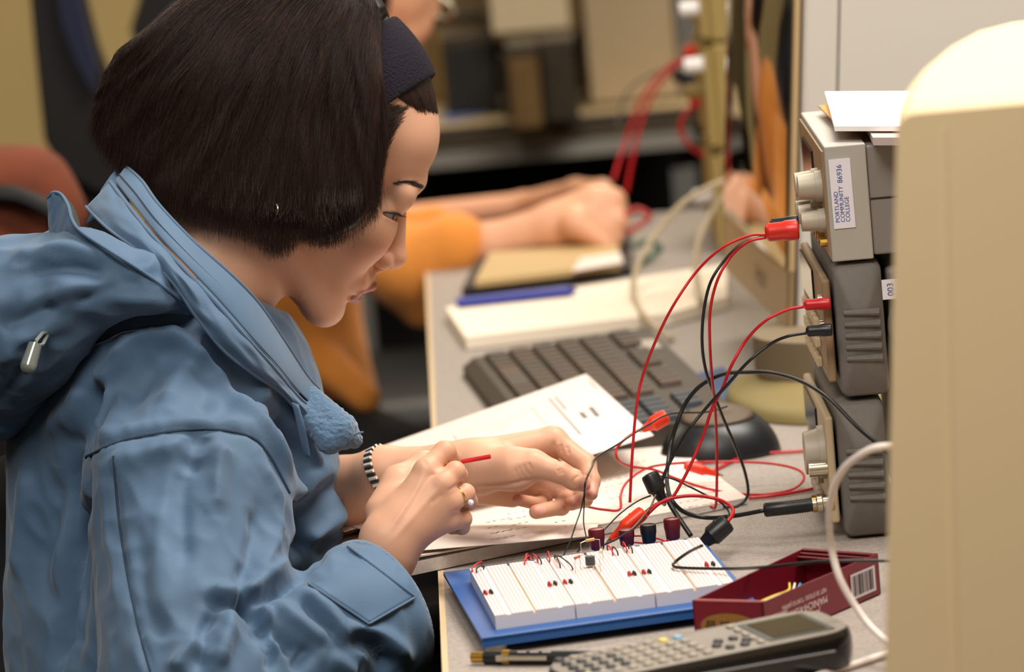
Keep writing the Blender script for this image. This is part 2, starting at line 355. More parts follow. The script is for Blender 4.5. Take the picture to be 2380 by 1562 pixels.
def skewbox(mb, x0, x1, z0, z1, ya=None, yb=None):
    ya = y0 if ya is None else ya; yb = y1 if yb is None else yb
    f = lambda x, y: x+(y0-y)*sk*1.0
    mb.prism([(f(x0, ya), ya, z0), (f(x1, ya), ya, z0), (f(x1, yb), yb, z0), (f(x0, yb), yb, z0)], (0, 0, z1-z0)); return mb
for i in range(3):
    x0 = near0[0]+i*pw; pn = skewbox(MB(), x0+0.0004, x0+pw-0.0004, TH, TOPH-0.0022)
    r = 0.0086; g = 0.0006
    cols = [(x0+0.0004, x0+r), (x0+r+0.0030, x0+pw/2-0.0010), (x0+pw/2+0.0010, x0+pw-r-0.0030), (x0+pw-r, x0+pw-0.0004)]
    pa = obj('panel', pn, m_bbw, bb)
    for k, (u0, u1) in enumerate(cols):
        obj('socket_strip', skewbox(MB(), u0, u1, TOPH-0.0022, TOPH), m_bbh, pa)
    gp = MB(); skewbox(gp, x0+pw/2-0.0012, x0+pw/2+0.0012, TOPH-0.0022, TOPH-0.0015, y0+0.001, y1-0.001)
    obj('groove', gp, m_bbg, pa)
    gp = MB()
    for u0, u1 in ((x0+r, x0+r+0.0030), (x0+pw-r-0.0030, x0+pw-r)): skewbox(gp, u0, u1, TOPH-0.0022, TOPH-0.0006)
    obj('divider', gp, m_bbw, pa)
m_mar = mat('maroon_plastic', (104, 20, 28), 0.35); m_bpl = mat('black_plastic', (20, 22, 24), 0.38); m_metal = mat('nickel', (205, 198, 180), 0.28, 1.0); m_gold = mat('brass', (214, 168, 78), 0.3, 1.0)
POST = []
for (px, py, h, w, mm, lb) in ((1395, 1268, 46, 33, m_mar, 'maroon cap'), (1453, 1252, 36, 33, m_mar, 'maroon cap'), (1513, 1250, 40, 33, m_bpl, 'black cap'), (1570, 1243, 46, 34, m_mar, 'maroon cap')):
    w_m = w*1.15*3.80/FPX; c = Lb(px, py, TH+0.010); c = np.array([c[0]+0.004, -0.009, 0]); z0 = TH+0.003
    # keep the post on the tray's far strip, below its pixel
    X = fl+bX*c[0]+bY*c[1]; dd = X-CC; 
    ps = MB().cone((c[0], c[1], TH), (c[0], c[1], z0), 0.0028, 0.0028, 12)
    o1 = obj('binding_post', ps, m_metal, bb, smooth=True)
    cp = MB(); n = 18; hh = h*3.8/FPX*1.05
    prof = [(0.36, 0), (0.41, 0.05), (0.45, 0.40), (0.49, 0.55), (0.50, 0.90), (0.47, 0.98), (0.42, 1.0)]
    vs = [(c[0]+w_m*pr*math.cos(2*math.pi*k/n), c[1]+w_m*pr*math.sin(2*math.pi*k/n), z0+hh*pz) for pr, pz in prof for k in range(n)]
    fs = [(j*n+k, j*n+(k+1) % n, (j+1)*n+(k+1) % n, (j+1)*n+k) for j in range(len(prof)-1) for k in range(n)]+[tuple(range(n))[::-1], tuple(range((len(prof)-1)*n, len(prof)*n))]
    cp.add(vs, fs); oc = obj('cap', cp, mm, o1, smooth=True); oc['label'] = lb
# ---------------------------------------------------------------- incense tray box
m_box = mat('maroon_card', (116, 14, 34), 0.4, noise=0.12, nscale=30); m_boxin = mat('maroon_card_inside', (98, 16, 26), 0.55, noise=0.25, nscale=40); m_gold2 = mat('old_gold_print', (140, 98, 40), 0.5); m_wht = mat('white_print', (232, 214, 208), 0.6); m_ink = mat('dark_print', (34, 28, 22), 0.6)
hb = 0.0275; z_ = np.array([1.0, 1.0, 0])
_N, _R, _F, _L = (D(x, y, hb)*z_+[0, 0, DESK] for x, y in ((1768, 1397), (2035, 1284), (1863, 1271), (1604, 1393)))
_N, _R, _F, _L = (p_+[0.001, -0.006, 0] for p_ in (_N, _R, _F, _L)); A = _N; bo = A; Bp = _R; XX = _n(Bp-A); YY = np.array([-XX[1], XX[0], 0]); Lx = np.linalg.norm(Bp-A); Cdir = _n(_L-A); Cl = np.linalg.norm(_L-A)
bx = thing('incense_box', 'open dark red cardboard incense tray with upside-down white writing and barcode', 'box', A, R=np.stack([XX, YY, [0, 0, 1]], 1))
def c3(u, v, z): p = _N*(1-u)*(1-v)+_R*u*(1-v)+_F*u*v+_L*(1-u)*v-_N; return np.array([p@XX, p@YY, z])
flo = MB(); flo.prism([c3(0, 0, 0.0004), c3(1, 0, 0.0004), c3(1, 1, 0.0004), c3(0, 1, 0.0004)], (0, 0, 0.0008)); obj('bottom', flo, m_boxin, bx)
def wallseg(u0, v0, u1, v1, name, inward):
    mb = MB(); a, b = c3(u0, v0, 0.0004), c3(u1, v1, 0.0004); n = np.array(inward)*0.0012
    mb.prism([a, b, b+n, a+n], (0, 0, hb)); return obj(name, mb, m_box, bx)
inY = np.array([Cdir@XX, Cdir@YY, 0]); inX = np.array([1.0, 0, 0])
wallseg(0, 0, 1, 0, 'side_wall', inY); wallseg(0, 1, 1, 1, 'side_wall', -inY); 
we = wallseg(0, 0, 0, 1, 'end_wall', inX); wallseg(1, 0, 1, 1, 'end_wall', -inX)
# folded double rims along both ends
for uu, s in ((0, 1), (1, -1)):
    mb = MB()
    for k in range(3): a, b = c3(uu, 0.02, hb-0.0016*k+0.0004)+inX*s*(0.0016+0.0040*k), c3(uu, 0.98, hb-0.0016*k+0.0004)+inX*s*(0.0016+0.0040*k); mb.prism([a, b, b+inX*s*0.0034, a+inX*s*0.0034], (0, 0, -0.0010))
    obj('folded_flap', mb, m_boxin if uu else mat('flap_card', (140, 30, 24), 0.4), bx)
tx = MB(); o = c3(0, 0, 0)-np.array([0, 0.0006, 0]); Xr, Yr = (-1, 0, 0), (0, 0, -1)
put_text(tx, 'NIPPON KODO', 0.0030, o+np.array([0.018, 0, 0.0165]), Xr, Yr)
put_text(tx, 'TOKYO JAPAN', 0.0042, o+np.array([0.036, 0, 0.0190]), Xr, Yr)
put_text(tx, 'NET 30 STICKS', 0.0042, o+np.array([0.0655, 0, 0.0190]) if Lx > 0.08 else o+np.array([0.06, 0, 0.019]), Xr, Yr)
put_text(tx, 'MAINICHI-KOH', 0.0068, o+np.array([0.0560, 0, 0.0130]), Xr, Yr)
put_text(tx, 'JOSS STICKS', 0.0060, o+np.array([0.0530, 0, 0.0065]), Xr, Yr)
obj('writing', tx, m_wht, bx)['label'] = 'white upside-down lettering'
bc = MB(); lx0, lx1 = Lx*0.74, Lx*0.955
bc.prism([o+np.array([lx0, 0, 0.0045]), o+np.array([lx1, 0, 0.0045]), o+np.array([lx1, 0, 0.0215]), o+np.array([lx0, 0, 0.0215])], (0, -0.0001, 0), mat('label_white', (205, 196, 200), 0.5))
rr = random.Random(3); xx = lx0+0.002
while xx < lx1-0.003:
    wd = rr.choice([0.0004, 0.0007, 0.0011]); bc.prism([o+np.array([xx, -0.0002, 0.0065]), o+np.array([xx+wd, -0.0002, 0.0065]), o+np.array([xx+wd, -0.0002, 0.0200]), o+np.array([xx, -0.0002, 0.0200])], (0, -0.0001, 0), mat('barcode_ink', (70, 62, 68), 0.6)); xx += wd+rr.choice([0.0005, 0.0009, 0.0013])
obj('barcode', bc, None, bx)
ov = MB(); ec = (c3(0, 0, 0)+c3(0, 1, 0))/2; ex = _n(c3(0, 1, 0)-c3(0, 0, 0)); en = -inX; Le = Cl
ell_ = [ec+en*0.0004+ex*(Le*0.40*math.cos(t))+np.array([0, 0, 0.0115+0.0085*math.sin(t)]) for t in np.linspace(0, 2*math.pi, 40, endpoint=False)]
ov.prism(ell_, en*0.0002); og = obj('oval_emblem', ov, m_gold2, we)
kx = MB()
for i, ch in enumerate(('香', '日', '毎')):
    put_text(kx, ch, 0.0095, ec+en*0.0009+ex*(Le*(0.25-0.20*i))+np.array([0, 0, 0.0115]), ex, (0, 0, -1))
put_text(kx, '堂', 0.0062, ec+en*0.0009-ex*(Le*0.30)+np.array([0, 0, 0.0110]), ex, (0, 0, -1))
obj('characters', kx, m_ink, og)
# ---------------------------------------------------------------- handheld calculator
m_cal = mat('calculator_shell', (14, 15, 17), 0.22, coat=0.4); m_calf = mat('calculator_face', (120, 112, 102), 0.4); m_lcd = mat('lcd_glass', (74, 66, 44), 0.12); m_key = mat('key_grey', (52, 52, 56), 0.3); m_keyl = mat('key_light', (206, 198, 190), 0.35)
ca, cb = D(1300, 1575, 0.02), D(1965, 1470, 0.02)
cX = _n((cb-ca)*np.array([1, 1, 0])); cY = np.array([-cX[1], cX[0], 0]); cL = np.linalg.norm((cb-ca)[:2]); cW = 0.082
cc = ca+cX*cL/2+cY*0.012; cc[2] = DESK
cal = thing('graphing_calculator', 'dark grey graphing calculator with rows of small keys and tilted screen', 'calculator', cc, R=np.stack([cX, cY, [0, 0, 1]], 1))
def rrect(L, W, r, n=8, r2=None):
    out = []
    for cx, cy, t0, q in ((L/2, W/2, 0, 1), (-L/2, W/2, 90, 0), (-L/2, -W/2, 180, 0), (L/2, -W/2, 270, 1)):
        rr_ = r if q else (r2 or r); cx -= math.copysign(rr_, cx); cy -= math.copysign(rr_, cy)
        out += [(cx+rr_*math.cos(math.radians(t0+90*k/n)), cy+rr_*math.sin(math.radians(t0+90*k/n))) for k in range(n+1)]
    return out
def loft(mb, rings, m=None, cap=True):
    n = len(rings[0]); vs = [p for r in rings for p in r]; fs = [(j*n+k, j*n+(k+1) % n, (j+1)*n+(k+1) % n, (j+1)*n+k) for j in range(len(rings)-1) for k in range(n)]
    if cap: fs += [tuple(range(n))[::-1], tuple(range((len(rings)-1)*n, len(rings)*n))]
    mb.add(vs, fs, m); return mb
rise = lambda x: 0.006*max(0, (x/cL+0.1))     # the screen end is thicker
rings = []
for s, z in ((0.90, 0.001), (0.97, 0.004), (1.0, 0.010), (1.0, 0.015), (0.985, 0.019), (0.955, 0.021)):
    rings.append([(x*(1-(1-s)*0.5), y*s, z*(1+0.35*max(0, x/cL+0.35)) if z > 0.005 else z) for x, y in rrect(cL, cW, 0.022, r2=0.036)])
obj('shell', loft(MB(), rings), m_cal, cal, smooth=True)
ztop = lambda x: 0.0212*(1+0.35*max(0, x/cL+0.35))
fp = MB(); R1 = [(x*0.975, y*0.93, ztop(x*0.975)+0.0003) for x, y in rrect(cL, cW, 0.022, r2=0.036)]; R0 = [(x, y, z-0.002) for x, y, z in R1]; loft(fp, [R0, R1]); obj('face_plate', fp, m_calf, cal)
for x0, x1, y0_, y1_, mm, nm in ((0.20, 0.43, -0.36, 0.34, m_bpl, 'screen_frame'), (0.225, 0.41, -0.30, 0.28, m_lcd, 'screen')):
    q = [(cL*x0, cW*y0_, ztop(cL*x0)), (cL*x1, cW*y0_, ztop(cL*x1)), (cL*x1, cW*y1_, ztop(cL*x1)), (cL*x0, cW*y1_, ztop(cL*x0))]
    dz = 0.0009 if nm == 'screen_frame' else 0.0013
    obj(nm, MB().prism(q, (0, 0, dz)), mm, cal)
def key(x, y, rx, ry, mm, lb=None):
    z = ztop(x); rg = []
    for s, h in ((1, 0), (1, 0.0012), (0.8, 0.0022)): rg.append([(x+rx*s*math.cos(t), y+ry*s*math.sin(t), z+h) for t in np.linspace(0, 2*math.pi, 12, endpoint=False)])
    k = obj('key', loft(MB(), rg), mm, cal, smooth=True)
    if lb: k['label'] = lb
for i in range(9):
    for j in range(5):
        x = -cL*0.43+i*cL*0.052; y = -cW*0.34+j*cW*0.165
        dark = (i in (1, 2, 3)) and j in (1, 2, 3)
        mm = m_key if dark or i == 0 else m_calf if False else mat('key_mid', (148, 138, 126), 0.35)
        lb = None
        if i == 8 and j == 4: mm, lb = mat('key_blue', (130, 170, 200), 0.3), 'pale blue key'
        if i == 7 and j == 4: mm, lb = mat('key_yellow', (216, 200, 110), 0.3), 'pale yellow key'
        if i == 0 and j == 0: mm, lb = mat('key_yellow', (216, 200, 110), 0.3), 'pale yellow key'
        key(x, y, 0.0034, 0.0044, mm, lb)
for k in range(6): a = 2*math.pi*k/6; key(cL*0.095+0.010*math.cos(a), -cW*0.18+0.012*math.sin(a), 0.0032, 0.0042, m_key)
for k in range(5): key(cL*0.172, -cW*0.34+k*cW*0.165, 0.0026, 0.0046, mat('key_mid', (148, 138, 126), 0.35))
ch = MB().tube([(-cL*0.40, -cW*0.497, 0.0135), (0, -cW*0.502, 0.0148), (cL*0.40, -cW*0.502, 0.0160)], 0.0007, 8); obj('trim_line', ch, mat('trim_grey', (120, 118, 116), 0.4), cal, smooth=True)
# ---------------------------------------------------------------- mechanical pencil
pa_, pb_ = D(1097, 1528, 0.0045), D(1480, 1528, 0.0045); d = _n(pb_-pa_)
pen = thing('mechanical_pencil', 'black mechanical pencil with gold end lying in front of the calculator', 'pencil', pa_*[1, 1, 0]+[0, 0, DESK], R=np.stack([d, np.cross([0, 0, 1], d), [0, 0, 1]], 1))
obj('cap', MB().cone((0, 0, .0045), (0.009, 0, .0045), 0.0036, 0.0036, 16), m_gold, pen, smooth=True)['label'] = 'gold end cap'
b = MB().cone((0.009, 0, .0045), (0.125, 0, .0045), 0.0045, 0.0045, 18); b.cone((0.125, 0, .0045), (0.138, 0, .0045), 0.0045, 0.001, 18); obj('barrel', b, m_bpl, pen, smooth=True)
b = MB().cone((0.022, 0, .0045), (0.027, 0, .0045), 0.0049, 0.0049, 18); obj('band', b, m_gold, pen, smooth=True)
b = MB().box((0.037, -0.0052, 0.0052), (0.034, 0.0014, 0.0030), bev=0.0005); b.box((0.021, -0.0045, 0.0050), (0.004, 0.003, 0.0036)); obj('clip', b, m_metal, pen)
wr = MB()
for k in range(3): wr.box((0.036+0.0085*k, -0.0022, 0.0086), (0.006, 0.0006, 0.0006))
obj('printing', wr, m_wht, pen)
# ---------------------------------------------------------------- papers
m_pap = mat('paper_white', (229, 215, 204), 0.8); m_pap2 = mat('paper_cream', (250, 236, 214), 0.8); m_tx = mat('paper_print', (118, 110, 114), 0.8); m_page = mat('page_block', (230, 224, 220), 0.8, noise=0.15, nscale=300)
def sheet_pts(corners, nu=14, nv=14, hfun=None, h0=0.0, hs=None):
    c = [D(x, y, hs[k] if hs else h0) for k, (x, y) in enumerate(corners)]; P = []
    for i in range(nu+1):
        u = i/nu; row = []
        for j in range(nv+1):
            v = j/nv; p = c[0]*(1-u)*(1-v)+c[1]*u*(1-v)+c[2]*u*v+c[3]*(1-u)*v; p = p.copy()
            if not hs: p[2] = DESK+(hfun(u, v) if hfun else h0)
            row.append(p)
        P.append(row)
    return np.array(P)
# thick open notebook (lies on the desk, its near edge curling up)
NBc = [(560, 1215), (1520, 1012), (1738, 1172), (900, 1352)]
def nb_h(u, v): return 0.0050+0.0065*(1-u)+0.006*math.sin(math.pi*min(1, max(0, v)))*(1-u)*0.3+0.006*max(0, v-0.75)*4*(1-u)**1.5*0.5
P = sheet_pts(NBc, 20, 16, nb_h)
nbk = thing('open_notebook', 'thick white notebook lying open under the hands, its near edge fraying', 'notebook', P.reshape(-1, 3).mean(0)*[1, 1, 0]+[0, 0, DESK])
o3 = np.array(nbk.location)
def rel(Pg): return np.array(Pg)-o3
top = MB().grid(rel(P), thick=(0, 0, -0.0012)); obj('top_page', top, m_pap, nbk, smooth=True)
P2 = P.copy(); P2[..., 2] = np.minimum(P2[..., 2]-0.0014, DESK+0.0095); blk = MB(); Bt = P2.copy(); Bt[..., 2] = DESK+0.0006
n_, m_ = P2.shape[:2]; F = []; V = list(rel(P2).reshape(-1, 3))+list(rel(Bt).reshape(-1, 3))
idx = lambda i, j: i*m_+j
rim = [idx(i, 0) for i in range(n_)]+[idx(n_-1, j) for j in range(1, m_)]+[idx(i, m_-1) for i in range(n_-2, -1, -1)]+[idx(0, j) for j in range(m_-2, 0, -1)]
F = [(idx(i, j), idx(i, j+1), idx(i+1, j+1), idx(i+1, j)) for i in range(n_-1) for j in range(m_-1)]; F += [tuple(k+n_*m_ for k in f[::-1]) for f in F]
F += [(rim[i], rim[(i+1) % len(rim)], rim[(i+1) % len(rim)]+n_*m_, rim[i]+n_*m_) for i in range(len(rim))]
obj('page_block', MB().add(V, F), m_page, nbk)
# curled loose page rising from the near-left edge
Pc = sheet_pts([(700, 1260), (1395, 1240), (1385, 1275), (955, 1335)], 16, 6, lambda u, v: 0.0135-0.004*u+0.010*math.sin(math.pi*v*0.9)*(1-u)); obj('curled_page', MB().grid(rel(Pc), thick=(0, 0, -0.0004)), m_pap, nbk, smooth=True)
wr = MB(); rg = random.Random(5)
def scribble(mb, cx, cy, h, n, dx, dy, ln, org):
    for k in range(n):
        x = cx+dx*k; y = cy+dy*k
        for q in range(rg.randint(2, 5)):
            a = D(x+q*16, y-q*3.2, h); b = D(x+q*16+rg.randint(5, ln), y-q*3.2-2, h); e = _n(np.cross(b-a, [0, 0, 1]))*0.0009; mb.add([a-e-org, b-e-org, b+e-org, a+e-org], [(0, 1, 2, 3)])
for (x, y, n) in ((1130, 1215, 3), (1180, 1195, 3), (1290, 1215, 3), (1400, 1120, 4), (1430, 1085, 4), (1500, 1130, 4), (1560, 1160, 3), (1150, 1240, 2), (1420, 1160, 3), (1550, 1200, 2), (1600, 1180, 2)): scribble(wr, x, y, 0.0195 if x < 1350 else 0.0145, n, 4, 13, 12, o3)
obj('handwriting', wr, m_tx, nbk)
# printed sheet lying over the notebook
S = [(470, 1185), (1362, 869), (1519, 1011), (800, 1235)]
Ps = sheet_pts(S, 16, 10, hs=(0.022, 0.040, 0.034, 0.022))
ps = thing('printed_sheet', 'white printed handout with a slanted block of text lying beside the keyboard', 'paper', Ps.reshape(-1, 3).mean(0)*[1, 1, 0]+[0, 0, DESK+0.017])
o4 = np.array(ps.location); obj('sheet', MB().grid(Ps-o4, thick=(0, 0, -0.0006)), m_pap, ps); SB = BVHTree.FromPolygons([Vector(v) for v in Ps.reshape(-1, 3)], [(i*11+j, i*11+j+1, (i+1)*11+j+1, (i+1)*11+j) for i in range(16) for j in range(10)])
pr = MB()
def line_px(mb, x0, y0, x1, y1, w, h=0.0230, org=None):
    a, b = on_surf(SB, x0, y0, 0.0004), on_surf(SB, x1, y1, 0.0004)
    if a is None or b is None: return
    e = _n(np.cross(b-a, [0, 0, 1]))*w/2; mb.add([a-e-org, b-e-org, b+e-org, a+e-org], [(0, 1, 2, 3)])
for l in ((1275, 925, 1350, 1010, .0016), (1290, 922, 1316, 952, .0016), (1350, 958, 1362, 972, .004), (1372, 946, 1390, 968, .004), (1366, 882, 1388, 905, .0014), (1318, 895, 1338, 893, .0012), (1433, 1002, 1448, 1006, .0015), (1235, 945, 1270, 990, .0007), (1020, 1035, 1240, 950, .0005), (1052, 1010, 1062, 1022, .0007), (1075, 1000, 1110, 990, .0009), (1160, 985, 1180, 990, .0009), (1155, 995, 1170, 1000, .0009)): line_px(pr, *l, org=o4)
obj('printing', pr, m_tx, ps)
# ---------------------------------------------------------------- keyboard
m_kb = mat('keyboard_shell', (62, 52, 42), 0.6); m_kc = mat('keycap', (60, 54, 45), 0.5, noise=0.35, nscale=40, rgb2=(82, 58, 40)); m_kn = mat('keycap_blue_grey', (44, 50, 58), 0.5)
k0, kX, kY = frame2((1090, 800), (1555, 1000), 0.02)   # far-left corner; the row direction runs towards the camera
kp = Lk = lambda x, y, h: local(k0, kX, kY, D(x, y, h))
e1 = Lk(1120, 945, 0.02); e2 = Lk(1510, 765, 0.03); e3 = Lk(1730, 920, 0.02)
KC = D(1390, 880, 0.0)
kX = _n(D(1700, 955, 0.02)-D(1500, 765, 0.02)); kX[2] = 0; kX = _n(kX); kY = np.array([-kX[1], kX[0], 0])
org = D(1505, 768, 0.02); near = local(org, kX, kY, D(1090, 815, 0.02)); print('kb depth vec', near, kX)
KL = 0.47; KD = 0.19
ko = D(1512, 764, 0.024)*[1, 1, 0]+[0, 0, DESK]
kbd = thing('computer_keyboard', 'dark dusty computer keyboard half hidden under the printed handout', 'keyboard', ko, R=np.stack([kX, kY, [0, 0, 1]], 1))
KW = 0.165
def kz(y): return 0.026+0.07*y      # y runs from 0 (rear edge) to -KW (front edge)
sh = MB(); prof = [(0, 0), (0, 0.023), (-0.02, kz(-0.02)), (-KW+0.01, kz(-KW+0.01)), (-KW, 0.008), (-KW, 0)]
sh.prism([(0, a, max(b, 0.0004)) for a, b in prof], (KL, 0, 0)); obj('shell', sh, m_kb, kbd)
for r_ in range(6):
    y = -0.030-0.0205*r_-(0.006 if r_ else 0)
    for c_ in range(21):
        if c_ in (15,) : continue
        x = 0.012+0.0215*c_
        if r_ == 5 and 4 <= c_ <= 8: 
            if c_ > 4: continue
            wk = 0.0195+0.0215*4
        else: wk = 0.0192
        if r_ == 0 and c_ % 5 == 4: continue
        mb = MB(); z = kz(y); hw = 0.0096
        rg0 = [(x, y-hw, z-0.003), (x+wk, y-hw, z-0.003), (x+wk, y+hw, z-0.003), (x, y+hw, z-0.003)]; rg1 = [(x+.002, y-hw+.002, z+.004), (x+wk-.002, y-hw+.002, z+.004), (x+wk-.002, y+hw-.0012, z+.0048), (x+.002, y+hw-.0012, z+.0048)]
        loft(mb, [rg0, rg1]); k = obj('key', mb, m_kn if c_ > 15 else m_kc, kbd)
        if c_ > 15: k['label'] = 'blue-grey number pad key'
obj('badge', MB().box((0.09, -0.016, 0.0250), (0.05, 0.018, 0.0012)), mat('silver_badge', (190, 180, 165), 0.4), kbd)
# ---------------------------------------------------------------- mouse and blue pad
mp = [D(1610, 880, .0), D(1680, 862, .0), D(1795, 962, .0), D(1720, 985, .0)]
tag(centre(obj('mouse_pad', MB().prism([p+[0, 0, .0005] for p in mp], (0, 0, 0.003)), mat('blue_pad', (70, 98, 138), 0.7, noise=.2, nscale=60))), 'small blue mat showing between the keyboard and the black mouse', 'mat')
mc = D(1675, 1058, 0.0); 
mo = thing('computer_mouse', 'black computer mouse with a brown top beside the notebook corner', 'mouse', mc)
ma = D(1825, 1020, 0)-D(1530, 1050, 0); mX = _n(ma*[1, 1, 0]); mY = np.array([-mX[1], mX[0], 0]); ML = 0.047*1.0
rings = []
for t in np.linspace(0, 1, 12):
    z = 0.036*math.sin(t*math.pi/2)**1.2; s = math.cos(t*math.pi/2)**0.75 if t < 1 else 0.02
    rings.append([mX*(ML*s*math.cos(a)*(1.0+0.0*math.sin(a)))+mY*(0.034*s*math.sin(a))+np.array([0, 0, max(z*(1+0.12*math.sin(a)), 0.0005)]) for a in np.linspace(0, 2*math.pi, 36, endpoint=False)])
obj('shell', loft(MB(), rings), m_bpl, mo, smooth='all')
rt = [[p*1.0+np.array([0, 0, 0.0008]) for p in r] for r in rings[7:]]
obj('top_cover', loft(MB(), rt), mat('mouse_brown', (92, 76, 60), 0.55), mo, smooth='all')  # upper dome in a browner tone than the shell
# ---------------------------------------------------------------- instruments (three, stacked)
IY0, IY1 = 0.172, 0.385
def IP(x, y, Y=IY0): return PY(x, y, Y)
bot = IP(1962, 1243); t3 = IP(1948, 936); b2 = IP(1958, 925); t2 = IP(1938, 618); b1 = IP(1936, 610); t1 = IP(1914, 341)
m_i1 = mat('instrument_beige', (172, 167, 158), 0.5); m_i2 = mat('rubber_bumper', (114, 109, 102), 0.75, noise=.1, nscale=200); m_ic = mat('case_grey', (128, 122, 116), 0.5); m_pan = mat('front_panel', (150, 124, 92), 0.5); m_panl = mat('panel_light', (196, 176, 140), 0.5); m_dark = mat('display_window', (24, 26, 30), 0.15); m_knob = mat('knob_beige', (178, 168, 148), 0.45)
XI = 0.290; ID = 0.37
def zz(y): return IP(1950, y)[2]
z3a, z3b = DESK+0.0, IP(1950, 936)[2]; z2a, z2b = z3b+0.002, IP(1940, 616)[2]; z1a, z1b = z2b+0.002, IP(1914, 341)[2]
def bumper(x0, x1, z0, z1, name, parent, o, ribs=True):
    y0, y1 = IY0, IY1; mb = MB(); R = []
    prof = rrect(x1-x0, z1-z0, 0.006, 6)
    for yy, s in ((y0, 0.0), (y0, 0.82), (y0+0.006, 0.97), (y0+0.014, 1.0), (y1-0.014, 1.0), (y1-0.006, .97), (y1, .82), (y1, 0)):
        k = max(s, 0.01); R.append([((x0+x1)/2+px_*(1-(1-k)*0.35 if s else 0.01)-o[0], yy-o[1], (z0+z1)/2+pz*(1-(1-k)*0.35 if s else .01)-o[2]) for px_, pz in prof])
    mb = loft(MB(), R, cap=False); bo_ = obj(name, mb, m_i2, parent, smooth='all')
    if ribs:
        for k in range(5):
            zc = z0+(z1-z0)*(0.64-0.085*k); q = MB(); q.tube([(x0+0.005-o[0], y0-0.0008-o[1], zc-o[2]), (x0+0.030-o[0], y0-0.0012-o[1], zc-0.001-o[2])], [0.0018, 0.0028], 8); obj('rib', q, m_i2, bo_, smooth=True)
    return bo_
def inst(name, lab, cat, za, zb, x0, kind):
    o = np.array([x0+ID/2, (IY0+IY1)/2, za]); r = thing(name, lab, cat, o); h = zb-za
    W = lambda mb: (setattr(mb, 'v', [tuple(np.array(v)-o) for v in mb.v]), mb)[1]
    return r, o, W
def knob(W, par, x, y, z, r, l, m, name='knob', n=18):
    mb = MB(); mb.cone((x, y, z), (x-l*0.3, y, z), r*1.15, r*1.1, n); mb.cone((x-l*0.3, y, z), (x-l, y, z), r, r*0.88, n); return obj(name, W(mb), m, par, smooth=True)
# --- bottom: function generator
r3, o3i, W = inst('function_generator', 'lowest instrument of the stack, with a dark rubber bumper and probe socket', 'instrument', z3a, z3b, XI, 3)
obj('case', W(MB().box((XI+0.02+0.19, (IY0+IY1)/2, (z3a+z3b)/2), (0.33, IY1-IY0-0.012, z3b-z3a-0.012), bev=0.004)), m_ic, r3)
bumper(XI-0.003, XI+0.031, z3a+0.0005, z3b, 'bumper', r3, o3i)
fx = XI-0.004
obj('front_panel', W(MB().box((fx-0.004, (IY0+IY1)/2-0.0, (z3a+z3b)/2), (0.006, IY1-IY0-0.018, z3b-z3a-0.022), bev=0.002)), m_panl, r3)
obj('display', W(MB().box((fx-0.0075, (IY0+IY1)/2+0.03, z3b-0.030), (0.002, 0.11, 0.026))), m_dark, r3)
knob(W, r3, fx-0.007, IY0+0.035, z3b-0.040, 0.017, 0.014, m_knob)
for i in range(4):
    for j in range(3): obj('button', W(MB().box((fx-0.009, IY0+0.075+0.022*i, z3a+0.018+0.015*j), (0.004, 0.014, 0.008), bev=.001)), m_knob, r3)
BNC = PY(1928, 1168, IY0+0.012); bn = np.array([fx-0.006, BNC[1], BNC[2]])
for yy in (0.0,): obj('socket', W(MB().cone((fx-0.005, bn[1], bn[2]), (fx-0.020, bn[1], bn[2]), 0.006, 0.006, 14)), m_gold, r3, smooth=True)
obj('socket', W(MB().cone((fx-0.005, bn[1]+.004, bn[2]+0.024), (fx-0.020, bn[1]+.004, bn[2]+0.024), 0.0055, 0.0055, 14)), m_metal, r3, smooth=True)
# --- middle: multimeter
r2, o2i, W = inst('bench_multimeter', 'middle instrument of the stack, its rubber bumper ribbed, red and black leads plugged in', 'instrument', z2a, z2b, XI, 2)
obj('case', W(MB().box((XI+0.02+0.185, (IY0+IY1)/2, (z2a+z2b)/2), (0.33, IY1-IY0-0.012, z2b-z2a-0.012), bev=0.004)), m_ic, r2)
bumper(XI+0.0025, XI+0.0365, z2a, z2b, 'bumper', r2, o2i)
fx2 = XI+0.0015
obj('front_panel', W(MB().box((fx2-0.004, (IY0+IY1)/2, (z2a+z2b)/2), (0.006, IY1-IY0-0.018, z2b-z2a-0.022), bev=0.002)), m_pan, r2)
obj('display', W(MB().box((fx2-0.0075, (IY0+IY1)/2+0.035, z2b-0.028), (0.002, 0.11, 0.026))), m_dark, r2)
for i in range(6):
    for j in range(3): obj('button', W(MB().box((fx2-0.009, IY0+0.065+0.020*i, z2a+0.018+0.014*j), (0.004, 0.013, 0.007), bev=.001)), m_panl, r2)
for zc in (z2b-0.027, z2b-0.045): obj('terminal', W(MB().cone((fx2-0.005, IY0+0.014, zc), (fx2-0.010, IY0+0.014, zc), 0.005, 0.005, 14)), m_metal, r2, smooth=True)
obj('handle_pivot', W(MB().cone((XI+0.062, IY0+0.006, (z2a+z2b)/2), (XI+0.062, IY0-0.006, (z2a+z2b)/2), 0.024, 0.022, 28)), m_i2, r2, smooth=True)
sk_ = MB(); c0 = PY(2070, 672, IY0-0.0005); sk_.box(c0, (0.012, 0.001, 0.014)); obj('sticker', W(sk_), mat('sticker_white', (228, 224, 232), 0.5), r2)
tt = MB(); put_text(tt, '003', 0.0062, c0+np.array([0, -0.0008, 0]), (0, 0, 1), (-1, 0, 0)); obj('writing', W(tt), mat('blue_ink', (48, 70, 150), 0.6), r2)
